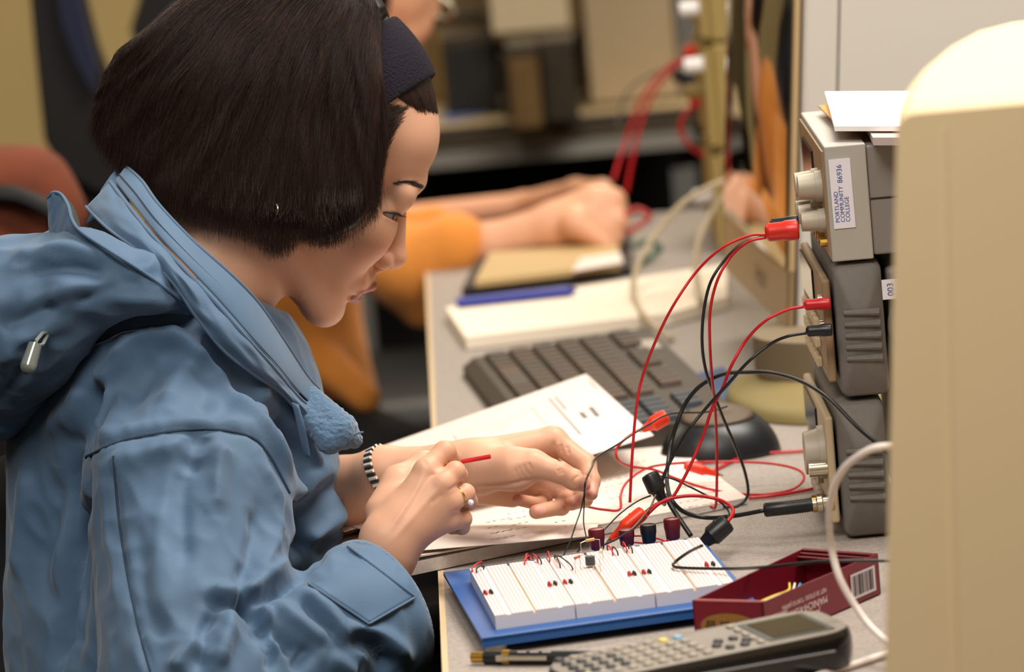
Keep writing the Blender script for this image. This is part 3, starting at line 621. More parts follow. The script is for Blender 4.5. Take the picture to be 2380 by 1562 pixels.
# --- top: power supply
r1, o1i, W = inst('power_supply', 'topmost instrument of the stack, plain beige grey with a white property sticker', 'instrument', z1a, z1b, XI, 1)
x1 = XI+0.0028; bz = 0.029
obj('case', W(MB().box((x1+bz+0.16, (IY0+IY1)/2, (z1a+z1b)/2), (0.32, IY1-IY0-0.006, z1b-z1a-0.004), bev=0.002)), m_ic, r1)
obj('groove', W(MB().box((x1+bz+0.16, IY0+0.003, (z1a+z1b)/2+0.001), (0.318, 0.001, 0.0012))), m_blk, r1)
obj('bezel', W(MB().box((x1+bz/2, (IY0+IY1)/2, (z1a+z1b)/2), (bz, IY1-IY0, z1b-z1a), bev=0.0012)), m_i1, r1)
obj('front_panel', W(MB().box((x1-0.0005, (IY0+IY1)/2, (z1a+z1b)/2), (0.002, IY1-IY0-0.008, z1b-z1a-0.008))), m_pan, r1)
obj('display', W(MB().box((x1-0.002, (IY0+IY1)/2+0.03, z1b-0.026), (0.002, 0.09, 0.024))), m_dark, r1)
for (yy, zc, rr_, ll) in ((IY0+0.030, z1b-0.031, 0.0098, 0.017), (IY0+0.060, z1b-0.033, 0.0098, 0.017), (IY0+0.045, z1b-0.045, 0.005, 0.008), (IY0+0.022, z1a+0.027, 0.0075, 0.017), (IY0+0.046, z1a+0.029, 0.0075, 0.017), (IY0+0.070, z1a+0.029, 0.0075, 0.017)):
    knob(W, r1, x1-0.001, yy, zc, rr_, ll, m_knob)
for i in range(8): obj('terminal', W(MB().cone((x1-0.001, IY0+0.02+0.022*i, z1a+0.012), (x1-0.006, IY0+0.02+0.022*i, z1a+0.012), 0.0035, 0.0035, 10)), m_gold, r1)
c0 = PY(1957, 450, IY0-0.0006); st = MB(); st.box(c0, (0.0150, 0.0008, 0.0485), R=np.array([[math.cos(-.01), 0, math.sin(-.01)], [0, 1, 0], [-math.sin(-.01), 0, math.cos(-.01)]])); so = obj('sticker', W(st), mat('sticker_white', (228, 224, 232), 0.5), r1); so['label'] = 'white property sticker'
tt = MB(); up = (0, 0, 1); lf = (-1, 0, 0); f_ = np.array([0, -0.0006, 0])
put_text(tt, 'PORTLAND', 0.0042, c0+f_+[-0.0042, 0, -0.0200], up, lf, align='LEFT'); put_text(tt, 'COMMUNITY', 0.0042, c0+f_+[-0.0006, 0, -0.0200], up, lf, align='LEFT'); put_text(tt, 'COLLEGE', 0.0042, c0+f_+[0.0030, 0, -0.0200], up, lf, align='LEFT'); put_text(tt, '86936', 0.0052, c0+f_+[-0.0006, 0, 0.0075], up, lf, align='LEFT')
obj('writing', W(tt), mat('blue_ink', (48, 70, 150), 0.6), so)
# papers on top of the power supply
pz = z1b
def slab(name, lab, cat, c4, th, m, parent=None):
    o = np.mean(c4, 0); o[2] = min(c[2] for c in c4); mb = MB().prism([np.array(c)-o for c in c4], (0, 0, th)); r = obj(name, mb, m); r.location = o; tag(r, lab, cat, 'papers on the power supply'); return r
def at(x, y, h): d = ray(x, y); return CC+d*((pz+h-CC[2])/d[2])
slab('paper_stack', 'lower wad of grey-edged papers on top of the power supply', 'papers', [at(2030, 338, .0005), at(2260, 338, .0005), at(2260, 250, .0005), at(1992, 262, .0005)], 0.0055, mat('paper_edge', (196, 180, 172), 0.8))
slab('envelope', 'orange-brown envelope corner sticking out under the white papers', 'envelope', [at(1958, 305, .0062), at(2200, 300, .0062), at(2200, 230, .0062), at(1902, 248, .0062)], 0.0010, mat('manila', (206, 142, 70), 0.7))
slab('paper_sheaf', 'bright white sheaf of paper topmost on the power supply', 'papers', [at(1940, 305, .0074), at(2250, 305, .0074), at(2250, 222, .0074), at(1918, 224, .0074)], 0.0035, mat('paper_bright', (255, 250, 246), 0.8))
# ---------------------------------------------------------------- foreground monitor (seen from behind and the side)
m_mon = mat('monitor_beige', (240, 212, 164), 0.55)
MY0 = -0.62
mA = PY(2066, 1562, MY0); mB_ = PY(2094, 262, MY0); xL = (mA[0]+mB_[0])/2; ztop_ = mB_[2]
fm = thing('crt_monitor', 'big out-of-focus beige monitor closest to the camera, cropped at the right', 'monitor', (xL+0.2, MY0+0.2, DESK))
W = lambda mb: (setattr(mb, 'v', [tuple(np.array(v)-np.array([xL+0.2, MY0+0.2, DESK])) for v in mb.v]), mb)[1]
R = []
for (px, py, dy, k_) in ((2098, 266, 0.0, 1), (2100, 252, 0.004, 1), (2106, 226, 0.03, 1), (2128, 190, 0.08, 1), (2170, 152, 0.14, 1), (2250, 100, 0.22, 1), (2330, 66, 0.30, 1), (2420, 46, 0.38, 1), (2470, 40, 0.42, 1)):
    Y = MY0+dy; c = PY(px, py, Y); xb = xL+(c[0]-mB_[0])*0.8; rr_ = 0.010
    zt = c[2]; xb += 0.012; ring = [(xb, Y, DESK+0.05), (xb, Y, zt-rr_)]+[(xb+rr_*(1-math.cos(t)), Y, zt-rr_+rr_*math.sin(t)) for t in np.linspace(0.3, math.pi/2, 5)]
    ring = [(q_[0]-0.097*(zt-q_[2]), q_[1], q_[2]) for q_ in ring]; xr = xL+0.46-(xb-xL)*0.6; ring += [(xr-rr_, Y, zt), (xr, Y, zt-rr_), (xr, Y, DESK+0.05)]; R.append(ring)
obj('housing', W(loft(MB(), R)), m_mon, fm, smooth=True)
zq = PY(2470, 56, MY0+0.42)[2]; bz_ = MB(); bz_.box(((xb+0.02+xL+0.46)/2, MY0+0.435, (DESK+0.05+zq)/2), (xL+0.44-xb, 0.03, zq-DESK-0.05), bev=0.01); obj('bezel', W(bz_), m_mon, fm)
sx_ = PY(2196, 700, MY0)[0]; obj('panel_seam', W(MB().prism([(sx_-0.012, MY0-0.0004, DESK+0.06), (sx_-0.009, MY0-0.0004, DESK+0.06), (sx_+0.008, MY0-0.0004, ztop_-0.01), (sx_+0.005, MY0-0.0004, ztop_-0.01)], (0, 0.002, 0))), m_mon, fm)
obj('base', W(MB().cone((xL+0.25, MY0+0.2, DESK+0.0005), (xL+0.25, MY0+0.2, DESK+0.052), 0.12, 0.10, 32)), m_mon, fm, smooth=True)
# ---------------------------------------------------------------- the woman's own CRT behind the instruments
m_crt = mat('crt_grey', (206, 200, 190), 0.55); m_crtb = mat('crt_bezel', (186, 158, 116), 0.5); m_glass = mat('crt_glass', (16, 15, 18), 0.05, spec=0.9, coat=0.5)
Yn = 0.78
cn = PY(1806, 775, Yn); ct = PY(1806, 0, Yn); Yf = 1.16; cf0 = PY(1700, 640, Yf); print('crt', cn, ct, cf0, PY(1905, 400, Yn), PY(1905, 400, Yn)[0]-cn[0])
xn = PY(1806, 400, Yn)[0]; zb = cn[2]; H_ = 0.40
yawc = math.atan2(xn-PY(1700, 300, Yf)[0], Yf-Yn)+math.radians(2.2); print('yaw', math.degrees(yawc), xn)
cX_ = np.array([math.cos(yawc), math.sin(yawc), 0]); cY_ = np.array([-math.sin(yawc), math.cos(yawc), 0])
lean = math.radians(5.7); Ry = np.array([[math.cos(lean), 0, math.sin(lean)], [0, 1, 0], [-math.sin(lean), 0, math.cos(lean)]]); CRM = np.stack([cX_, cY_, [0, 0, 1]], 1)
crt = thing('crt_monitor', 'pale grey CRT monitor behind the instrument stack, its dark glossy screen seen edge-on', 'monitor', (xn, Yn, DESK), R=np.stack([cX_, cY_, [0, 0, 1]], 1))
zb -= DESK; Wd = 0.39
# housing: front shell then rear shell
obj('front_shell', MB().box((0.006+0.0145, Wd/2, zb+H_/2), (0.029, Wd, H_), bev=0.004), m_crt, crt)
seam = 0.062; sX = PY(1905, 400, Yn)[0]-xn
obj('front_shell', MB().box(((0.055+sX)/2-0.0, Wd/2, zb+H_/2), (max(sX-0.055, 0.005), Wd-0.0, H_), bev=0.001), m_crt, crt) if False else None
rs = []
for x, s in ((0.0360, 0.998), (0.20, 0.99), (0.30, 0.90), (0.40, 0.72), (0.42, 0.66)):
    rs.append([(x, Wd/2+(yy-Wd/2)*s if True else 0, zb+(z*s if z > 0 else 0)+0.0) for yy, z in ((0, 0), (Wd, 0), (Wd, H_), (0, H_))])
obj('rear_shell', loft(MB(), rs), m_crt, crt)
bzf = MB()   # bezel frame around the glass, with a deep lower chin
x0 = -0.012; fr = 0.011; chin = 0.050
bzf.box((0.001, Wd/2, zb+0.5*chin+0.001), (0.005, Wd, chin), bev=0.001); bzf.box((0.001, Wd/2, zb+H_-fr/2), (0.005, Wd, fr), bev=0.001)
bzf.box((0.001, fr/2, zb+H_/2), (0.005, fr, H_-0.004), bev=0.001); bzf.box((0.001, Wd-fr/2, zb+H_/2), (0.005, fr, H_-0.004), bev=0.001)
bz2 = obj('bezel', bzf, m_crtb, crt)
# curved glass
P = []
for i in range(15):
    row = []
    for j in range(15):
        y = fr+(Wd-2*fr)*i/14; z = zb+chin+(H_-fr-chin)*j/14; row.append((-0.003-0.013*(1-((i-7)/7)**2*0.9)*(1-((j-7)/7)**2*0.9), y, z))
    P.append(row)
obj('screen', MB().grid(P, thick=(0.006, 0, 0)), m_glass, crt, smooth=True)
for _o in list(crt.children):
    if _o.name.startswith(('neck', 'swivel')): continue
    me_ = _o.data; n_ = len(me_.vertices); a_ = np.empty(n_*3); me_.vertices.foreach_get('co', a_); a_ = a_.reshape(-1, 3); a_ = (a_-[0, 0, zb])@Ry.T+[0, 0, zb]; me_.vertices.foreach_set('co', a_.reshape(-1)); me_.update()
tt = MB(); put_text(tt, 'Artist', 0.024, (-0.0036, Wd*0.40, zb+0.026), (0, -1, 0), (0, 0, 1)); tt.v = [tuple((np.array(v)-[0, 0, zb])@Ry.T+[0, 0, zb]) for v in tt.v]; obj('logo', tt, mat('logo_grey', (120, 100, 76), 0.6), bz2)
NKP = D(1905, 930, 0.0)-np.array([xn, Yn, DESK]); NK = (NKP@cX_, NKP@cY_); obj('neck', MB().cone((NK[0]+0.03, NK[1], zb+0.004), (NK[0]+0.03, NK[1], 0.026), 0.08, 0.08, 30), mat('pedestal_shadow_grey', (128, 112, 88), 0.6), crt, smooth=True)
pd = D(1905, 930, 0.0)-np.array([xn, Yn, DESK]); pl = np.array([pd@cX_, pd@cY_, 0])
mbp = MB(); rg = []
for s, z in ((1.0, 0.0006), (1.0, 0.006), (0.94, 0.014), (0.70, 0.022), (0.5, 0.030)): rg.append([(pl[0]+0.075*s*math.cos(t), pl[1]+0.12*s*math.sin(t), z) for t in np.linspace(0, 2*math.pi, 40, endpoint=False)])
obj('swivel_base', loft(mbp, rg), mat('pedestal_olive', (146, 130, 84), 0.5), crt, smooth=True)
# ================================================================ the seated woman
from mathutils import noise as mnoise
m_skin = mat('skin', (222, 176, 146), 0.48, attr='col', sss=0.12, bump=0.05, bscale=900, spec=0.4)
W0 = 3.86; U0_ = W0/FPX
wom = thing('person', 'person in a blue jacket and dark headband bending over the breadboard, holding wires', 'person', (-0.22, 0.36, 0))
WO = np.array([-0.22, 0.36, 0.0])
TH_ = math.radians(14.0); f3 = np.array([.902, -.431, 0]); u3 = np.array([.431, .902, 0]); s3 = np.array([0, 0, 1.0])
fr_ = f3*math.cos(TH_)-s3*math.sin(TH_); sr_ = s3*math.cos(TH_)+f3*math.sin(TH_); HM = np.stack([fr_, u3, sr_], 1); HO = Q(740, 300, W0)
def h(x, y, z=0.0):
    d = np.array([x-740.0, 300.0-y, 0]); return np.array([(d@f3)/math.cos(TH_), d@u3, z])
def pair(fn, *a, **k): return lambda P: None
def head_sdf(Pq):
    P = ((Pq-HO.astype(np.float32))@HM.astype(np.float32))/np.float32(U0_); A = np.abs(P[:, 2]); PA = P.copy(); PA[:, 2] = A   # mirror-symmetric features
    d = ell(P, h(725, 222), (300, 250, 228))
    d = smin(d, ell(P, h(893, 318), (122, 118, 165)), 40)
    d = smin(d, ell(P, h(735, 500), (150, 175, 160)), 60)
    d = smin(d, rc(PA, h(838, 500, 70), h(752, 648, 44), 72, 54), 45)
    d = smin(d, rc(PA, h(640, 560, 128), h(742, 700, 40), 48, 44), 40)
    d = smin(d, ell(PA, h(832, 538, 100), (52, 58, 52)), 40)
    d = smin(d, ell(P, h(750, 711), (51, 50, 60)), 22)
    d = smin(d, ell(P, h(801, 646), (55, 46, 82)), 16)
    d = smin(d, rc(PA, h(963, 422, 0), h(915, 438, 118), 25, 23), 42)
    d = smin(d, ell(PA, h(908, 455, 84), (31, 33, 46)), 24)
    d = smax(d, -ell(PA, h(950, 500, 104), (26, 18, 32)), 14)
    eye = np.linalg.norm(PA-h(866, 483, 98).astype(np.float32), axis=1)
    lid = eye-43
    c = PA-h(866, 483, 98).astype(np.float32); dv = _n(h(940, 506)-h(866, 483)); nv = np.array([-dv[1], dv[0], 0]); along = c@dv.astype(np.float32); off = c@nv.astype(np.float32)+2
    ang = np.arctan2(c[:, 2], along); hh = 7.5*np.sqrt(np.clip(1-(ang/np.where(ang > 0, 1.72, 0.95))**2, 0, 1)); slot = np.abs(off)-hh
    lid = smax(lid, -slot, 2.0); d = smin(d, lid, 9); d = smax(d, -np.maximum(slot, eye-56), 2.0)
    d = smax(d, -np.maximum(eye-36.5, -1e3), 1.0)
    # nose
    d = smin(d, rc(P, h(929, 476), h(914, 590), 15, 27), 22)
    d = smin(d, ell(P, h(911, 596), (30, 27, 30)), 14)
    d = smin(d, ell(PA, h(882, 602, 31), (25, 21, 20)), 10)
    d = smin(d, rc(P, h(902, 612), h(878, 624), 11, 10), 8)
    d = smax(d, -ell(PA, h(893, 624, 17), (13, 9, 9)), 5)
    # mouth
    d = smin(d, rc(PA, h(840, 612, 0), h(808, 632, 48), 27, 24), 14)
    d = smin(d, rc(PA, h(851, 643, 0), h(826, 652, 48), 20, 14), 14)
    d = smin(d, rc(PA, h(862, 663, 0), h(822, 672, 60), 13.5, 7), 5)
    d = smin(d, rc(PA, h(823, 691, 0), h(800, 687, 56), 14.5, 8), 5)
    d = smax(d, -rc(PA, h(856, 678, 0), h(806, 680, 66), 4.0, 3.0), 3)
    # ear lobe and ear under the hair
    d = smin(d, ell(P, h(618, 455, 212), (30, 48, 14)), 12)
    # neck
    d = smin(d, rc(P, h(590, 470), h(415, 720), 168, 190), 45)
    return d*U0_
def hand_sdf(chains, k, cut=None):
    def fn(P):
        d = None
        for (a, b, ra, rb, kk) in chains:
            e = rc(P, a, b, ra, rb); d = e if d is None else smin(d, e, kk or k)
        return d
    return fn
def ch(pts, w_scale, k=None):            # pts: (x,y,w,r_px) -> segments
    out = []
    for a, b in zip(pts[:-1], pts[1:]): out.append((Q(*a[:3]), Q(*b[:3]), a[3]*a[2]/FPX, b[3]*b[2]/FPX, k))
    return out
RHc = ch([(850, 1420, 3.70, 74), (905, 1275, 3.700, 66), (935, 1225, 3.70, 58)], 1)
for m_, r1_ in (((990, 1092, 3.703), 27), ((1030, 1124, 3.697), 26), ((1048, 1165, 3.700), 25), ((1050, 1208, 3.708), 24)):
    RHc += ch([(905, 1250, 3.700, 48), (*m_, r1_)], 1, 0.010)
RHc += ch([(930, 1180, 3.712, 46), (1000, 1150, 3.712, 44), (1010, 1200, 3.715, 38)], 1, 0.008)
RHc += ch([(893, 1190, 3.715, 46), (925, 1120, 3.728, 36), (985, 1078, 3.742, 27), (1040, 1072, 3.748, 22), (1058, 1080, 3.748, 17)], 1, 0.006)
RFi = [ch([(990, 1092, 3.703, 26), (1034, 1050, 3.712, 25), (1050, 1068, 3.728, 21), (1040, 1082, 3.742, 19)], 1, 0.003),
       ch([(1030, 1124, 3.697, 25), (1058, 1096, 3.702, 23), (1066, 1104, 3.722, 20), (1045, 1112, 3.740, 18)], 1, 0.003),
       ch([(1048, 1165, 3.700, 24), (1082, 1146, 3.706, 21), (1090, 1166, 3.724, 19), (1068, 1180, 3.742, 17)], 1, 0.003),
       ch([(1050, 1208, 3.708, 23), (1076, 1206, 3.716, 20), (1074, 1225, 3.732, 17), (1050, 1228, 3.744, 15)], 1, 0.003)]
def fingers_sdf(base, fingers, kb):
    B = hand_sdf(base, 0.008); Fs = [hand_sdf(f, 0.003) for f in fingers]
    def fn(P):
        d = B(P); g = None
        for f in Fs:
            e = f(P); g = e if g is None else smin(g, e, 0.0008)
        return smin(d, g, kb)
    return fn
LHc = ch([(640, 1230, 3.93, 100), (790, 1150, 3.88, 86), (890, 1102, 3.85, 62), (1040, 1092, 3.83, 58), (1100, 1088, 3.825, 60)], 1)
LHc += ch([(1100, 1075, 3.828, 52), (1285, 1022, 3.835, 31)], 1, 0.010)+ch([(1100, 1090, 3.835, 52), (1265, 1075, 3.848, 34)], 1, 0.010)+ch([(1100, 1110, 3.84, 48), (1225, 1120, 3.852, 32)], 1, 0.010)+ch([(1095, 1130, 3.838, 40), (1190, 1150, 3.850, 30)], 1, 0.008)
LHc += ch([(1130, 1090, 3.815, 56), (1200, 1090, 3.800, 46), (1240, 1080, 3.795, 33)], 1, 0.009)
LFi = [ch([(1240, 1080, 3.795, 32), (1300, 1098, 3.790, 25), (1336, 1116, 3.792, 23.5), (1356, 1127, 3.795, 17)], 1, 0.003),
       ch([(1285, 1022, 3.835, 28), (1362, 1078, 3.826, 23.5), (1374, 1118, 3.815, 20.5), (1374, 1148, 3.806, 16)], 1, 0.003),
       ch([(1265, 1075, 3.848, 26), (1355, 1120, 3.850, 22), (1358, 1160, 3.838, 19), (1328, 1170, 3.822, 17.5)], 1, 0.003),
       ch([(1235, 1115, 3.852, 25), (1320, 1150, 3.850, 21), (1305, 1178, 3.832, 19), (1246, 1190, 3.812, 17)], 1, 0.003),
       ch([(1200, 1140, 3.850, 22), (1265, 1160, 3.845, 18), (1255, 1172, 3.830, 16), (1204, 1162, 3.812, 14)], 1, 0.003)]
def body_sdf(P):                          # torso, thighs and shins, all of it under clothes
    S = lambda x, y, w, r: (Q(x, y, w), r)
    d = rc(P, Q(430, 760, 3.86), Q(330, 1150, 3.87), 0.050, 0.065)
    d = smin(d, rc(P, Q(330, 1150, 3.87), Q(270, 1620, 3.88), 0.065, 0.08), 0.05)
    d = smin(d, rc(P, Q(430, 960, 3.76), Q(430, 960, 3.98), 0.03, 0.03), 0.04)
    d = smin(d, rc(P, Q(440, 1010, 3.73), Q(470, 1580, 3.65), 0.045, 0.035), 0.02)
    d = smin(d, rc(P, Q(470, 1580, 3.65), Q(860, 1400, 3.705), 0.035, 0.024), 0.01)
    d = smin(d, rc(P, Q(440, 1000, 3.99), Q(560, 1330, 4.02), 0.045, 0.036), 0.02)
    return smin(d, rc(P, Q(560, 1330, 4.02), Q(700, 1200, 3.92), 0.036, 0.028), 0.01)
def boxQ(pts, pad):
    P = np.array([Q(*p) for p in pts]); return P.min(0)-pad, P.max(0)+pad
parts_V, parts_F, parts_C = [], [], []; nv_ = 0
SK = np.array(lin((214, 164, 134))); LIP = np.array(lin((168, 92, 84))); LIPD = np.array(lin((150, 74, 70))); HAIRC = np.array(lin((30, 20, 17))); NAIL = np.array(lin((232, 172, 158))); RED = np.array(lin((200, 120, 92)))
def blend(C, m, col): m = np.clip(m, 0, 1)[:, None]; return C*(1-m)+np.array(col)*m
def sstep(a, b, x): t = np.clip((x-a)/(b-a), 0, 1); return t*t*(3-2*t)
def push(V, F, C):
    global nv_
    parts_V.append(V); parts_F.append(F+nv_); parts_C.append(C); nv_ += len(V)
LCR = [(-0.00080, 5, [(1284, 1062), (1318, 1082), (1350, 1098), (1372, 1110)]), (-0.00070, 5, [(1288, 1026), (1286, 1045), (1290, 1062)]), (-0.00060, 4, [(1304, 1032), (1306, 1052)]), (-0.00060, 4, [(1318, 1036), (1322, 1056)]), (0.00050, 6, [(1296, 1028), (1297, 1052)]),
       (-0.00050, 4, [(1206, 1082), (1212, 1100), (1224, 1114)]), (-0.00050, 4, [(1216, 1078), (1222, 1094), (1236, 1108)]), (-0.00045, 4, [(1197, 1088), (1204, 1106), (1214, 1118)]), (-0.00040, 4, [(1228, 1076), (1236, 1092)]),
       (-0.00110, 7, [(1110, 1132), (1170, 1128), (1215, 1120), (1250, 1112)]), (-0.00050, 4, [(1296, 1090), (1302, 1104)]), (-0.00045, 4, [(1303, 1088), (1309, 1102)]),
       (-0.00045, 3.5, [(1350, 1104), (1336, 1112), (1330, 1124), (1338, 1133)])]
RCR = [(0.00040, 7, [(900, 1240), (960, 1150), (988, 1094)]), (0.00035, 7, [(915, 1255), (980, 1180), (1028, 1126)]), (-0.00040, 8, [(930, 1215), (985, 1130), (1008, 1104)]), (-0.00040, 6, [(1000, 1170), (1030, 1148)]), (-0.00035, 4, [(985, 1070), (992, 1084)]), (-0.00060, 5, [(1000, 1106), (1020, 1098), (1048, 1078)]), (-0.00060, 5, [(1040, 1142), (1062, 1128), (1076, 1122)]), (-0.00060, 5, [(1052, 1188), (1072, 1184), (1090, 1182)])]
# head
lo, hi = Q(330, 830, W0), Q(1075, -70, W0); lo[2] -= 0.085; hi[2] = -W0+0.085
V, F = nets(head_sdf, lo, hi, 0.00095 if True else 0.002, 2)
P = ((V-HO)@HM)/U0_; PA = P.copy(); PA[:, 2] = np.abs(P[:, 2]); C = np.tile(SK, (len(V), 1))
up_l = rc(PA.astype(np.float32), h(865, 665, 0), h(828, 675, 60), 13, 5.0); lo_l = rc(PA.astype(np.float32), h(830, 692, 0), h(806, 688, 56), 13, 6)
C = blend(C, 1-sstep(0.5, 5, up_l), LIP); C = blend(C, 1-sstep(0.5, 5, lo_l), LIPD)
seam_ = rc(PA.astype(np.float32), h(858, 680, 0), h(812, 681, 72), 3.0, 2.0); C = blend(C, (1-sstep(0, 4, seam_))*0.7, lin((90, 36, 34)))
cheek = np.linalg.norm(PA-h(850, 575, 110), axis=1); C = blend(C, (1-sstep(20, 95, cheek))*0.28, RED)
nose_ = np.linalg.norm(P-h(905, 598, 0), axis=1); C = blend(C, (1-sstep(15, 60, nose_))*0.30, lin((226, 156, 130)))
eyed = np.linalg.norm(PA-h(866, 483, 98), axis=1); along = (PA-h(866, 483, 98))
dv = _n(h(940, 506)-h(866, 483)); nvv = np.array([-dv[1], dv[0], 0]); off = along@nvv
C = blend(C, (1-sstep(44, 50, eyed))*(1-sstep(2, 5, np.abs(off-7)))*sstep(8, 22, along@dv)*0.8, lin((58, 40, 36)))
nost = ell(PA.astype(np.float32), h(893, 624, 17), (13, 9, 9)); C = blend(C, (1-sstep(0, 4, nost))*0.9, lin((64, 26, 20)))
# hair-covered scalp: everything behind the hairline
iv = (V-0); px_, py_ = proj(V)
hl = np.interp(py_, [-100, 200, 225, 300, 340, 400, 450, 500, 600], [905, 905, 906, 900, 888, 866, 840, 800, 760])
hl2 = np.where(py_ < np.interp(px_, [900, 920, 950, 985, 1030], [190, 212, 230, 254, 268]), 2000, hl)
hn = np.array([mnoise.noise(Vector((a*0.11, b*0.03, 2.0))) for a, b in zip(px_, py_)])*14
C = blend(C, sstep(4, 50, hl2-px_+hn)*sstep(0, 60, 500-py_)*(P[:, 1] > -200), HAIRC)
push(V, F, C)
# hands
for base, fing, kb, pts in ((RHc, RFi, 0.004, [(780, 1480, 3.70), (1120, 1000, 3.75)]), (LHc, LFi, 0.005, [(600, 1330, 3.94), (1405, 960, 3.80)])):
    lo, hi = boxQ(pts, 0.012); lo[2] -= 0.02; hi[2] += 0.03
    V, F = nets(fingers_sdf(base, fing, kb), lo, hi, 0.0009, 2); C = np.tile(SK, (len(V), 1)); Pf = V
    for f in fing:                        # nails, knuckles
        tip, pre, rt = f[-1][1], f[-1][0], f[-1][3]; dd = _n(tip-pre); 
        nrm = np.array([0.0, 0.15, 1.0]); nrm -= dd*(nrm@dd); nrm = _n(nrm)
        rel_ = Pf-(tip-dd*rt*0.15); a_, n__ = rel_@dd, rel_@nrm; s_ = np.linalg.norm(rel_-a_[:, None]*dd-n__[:, None]*nrm, axis=1)
        C = blend(C, (1-sstep(0.85, 1.0, np.sqrt((a_/(rt*0.95))**2+(s_/(rt*0.72))**2)))*(n__ > rt*0.3)*(n__ < rt*1.7), NAIL)
        C = blend(C, (1-sstep(rt*0.5, rt*1.7, np.linalg.norm(Pf-tip, axis=1)))*0.35, lin((206, 112, 86)))
        for seg in f[:-1]: C = blend(C, (1-sstep(seg[3]*0.8, seg[3]*1.5, np.linalg.norm(Pf-seg[1], axis=1)))*0.22, RED)
    CR_ = LCR if base is LHc else RCR
    V = fold(V, vnormals(V, F), bvh_of(Q2W(V), F), CR_)
    push(V, F, C)
lo, hi = boxQ([(150, 2000, 3.62), (900, 680, 4.07)], 0.03); V, F = nets(body_sdf, lo, hi, 0.006, 1); push(V, F, np.tile(SK, (len(V), 1)))
BV, BF = np.concatenate(parts_V), np.concatenate(parts_F)
BW = Q2W(BV); body = mesh_obj('body', BW, BF, m_skin, wom, np.concatenate(parts_C), WO); print('body verts', len(BV))
bvh_body = bvh_of(BW, BF)
def addq(name, mb, m, parent, smooth=True):           # mesh given in world coordinates, parent chain rooted at the woman
    mb.v = [tuple(np.array(v)-WO) for v in mb.v]; return obj(name, mb, m, parent, smooth=smooth)
def HW(p): return Q2W(HO+HM@(np.array(p, float)*U0_))   # head-local px -> world
# eyes
m_eye = mat('eye_white', (176, 172, 176), 0.15, coat=0.5); m_iris = mat('iris_dark', (36, 24, 20), 0.1, coat=0.8); m_lash = mat('lash_black', (18, 13, 12), 0.6)
for sg in (1, -1):
    c = h(866, 483, 98*sg); mb = MB().sphere(HW(c), 36.8*U0_, 28, 16); e = addq('eye', mb, m_eye, wom)
    gz = _n(h(940, 513)-h(866, 483)+np.array([0, 0, 26*sg])); mb = MB()
    R_ = np.stack([_n(np.cross([0.1, 1, 0], gz)), np.cross(gz, _n(np.cross([0.1, 1, 0], gz))), gz], 1)
    rgs = [[HW(c+R_@np.array([r_*math.cos(t), r_*math.sin(t), math.sqrt(max(37.6**2-r_*r_, 0))])) for t in np.linspace(0, 2*math.pi, 24, endpoint=False)] for r_ in (20, 15, 8, 1)]
    loft(mb, rgs); addq('iris', mb, m_iris, e, 'all')
    mb = MB(); lp = []
    for t in np.linspace(-0.9, 1.68, 17):
        hh = 7.5*math.sqrt(max(1-(t/(1.72 if t > 0 else 0.95))**2, 0)); o_ = hh-2; rr0 = math.sqrt(44.5**2-o_*o_); z = rr0*math.sin(t)*sg; al = rr0*math.cos(t); lp.append(h(866, 483, 98*sg)+dv*al+np.array([-dv[1], dv[0], 0])*(o_+1)+np.array([0, 0, z]))
    mb.tube([HW(p) for p in lp], 0.00045, 6)
    for i in range(1, 15):
        p = lp[i]; q0 = _n(p-c); 
        for j_ in (-.2, .2):
            d1 = _n(q0+np.array([0, 0, 0.5*((i-7)/7)])+np.array([0, 0, j_])); mb.tube([HW(p), HW(p+d1*9-u3[:]*0+np.array([0, -3, 0])), HW(p+d1*17+np.array([0, -3, 0]))], [0.00022, 0.00018, 0.00006], 4)
    addq('eyelashes', mb, m_lash, wom)
# ---------------------------------------------------------------- hair
m_hair = mat('hair_dark_brown', (24, 16, 13), 0.5, noise=0.5, nscale=70, rgb2=(12, 8, 7), spec=0.3)
HPOLY = [(905, 30), (850, -50), (700, -110), (560, -80), (460, -12), (380, 42), (300, 110), (243, 190), (214, 255), (230, 330), (275, 390), (330, 440), (380, 478), (430, 500), (520, 528), (600, 545), (650, 550), (700, 548), (738, 562), (775, 558), (815, 540), (845, 515), (866, 480), (878, 420), (886, 360), (894, 290), (899, 210), (886, 60)]
OX = Q(0, 0, W0)
def hair_sdf(Pq):
    x = 1190+Pq[:, 0]/U0_; y = 781-Pq[:, 1]/U0_; z = np.abs(Pq[:, 2]+W0)/U0_
    d2 = polyd(x, y, HPOLY)
    Wd = 262*np.sqrt(np.clip(1-(np.clip(240-y, 0, 400)/360)**2, 0.02, 1))*np.sqrt(np.clip(1-(np.clip(540-x, 0, 400)/360)**2, 0.05, 1))
    d = smax(d2, z-Wd, 38)
    return d*U0_
lo, hi = Q(180, 600, W0), Q(940, -140, W0); lo[2] = -W0-0.09; hi[2] = -W0+0.09
V, F = nets(hair_sdf, lo, hi, 0.0022, 2); N = vnormals(V, F); V0h = V.copy()
# clumping grooves running with the strands
px_, py_ = proj(V)
def strand_phase(x, y):                  # a coordinate that is constant along a lock of hair
    return np.arctan2(y+420, x-(760+0.0*y))*900+0.35*(x-600)
ph = strand_phase(px_, py_)
amp = np.clip((880-px_)/50, 0, 1)*np.array([mnoise.noise(Vector((float(a)*0.045, float(b)*0.006, 1.7))) + 0.6*mnoise.noise(Vector((float(a)*0.13, float(b)*0.012, 7.7))) for a, b in zip(ph, py_)])
V = V+N*(amp*0.0022)[:, None]
hair = mesh_obj('hair', Q2W(V), F, m_hair, wom, None, WO); bvh_hair = bvh_of(Q2W(V), F)
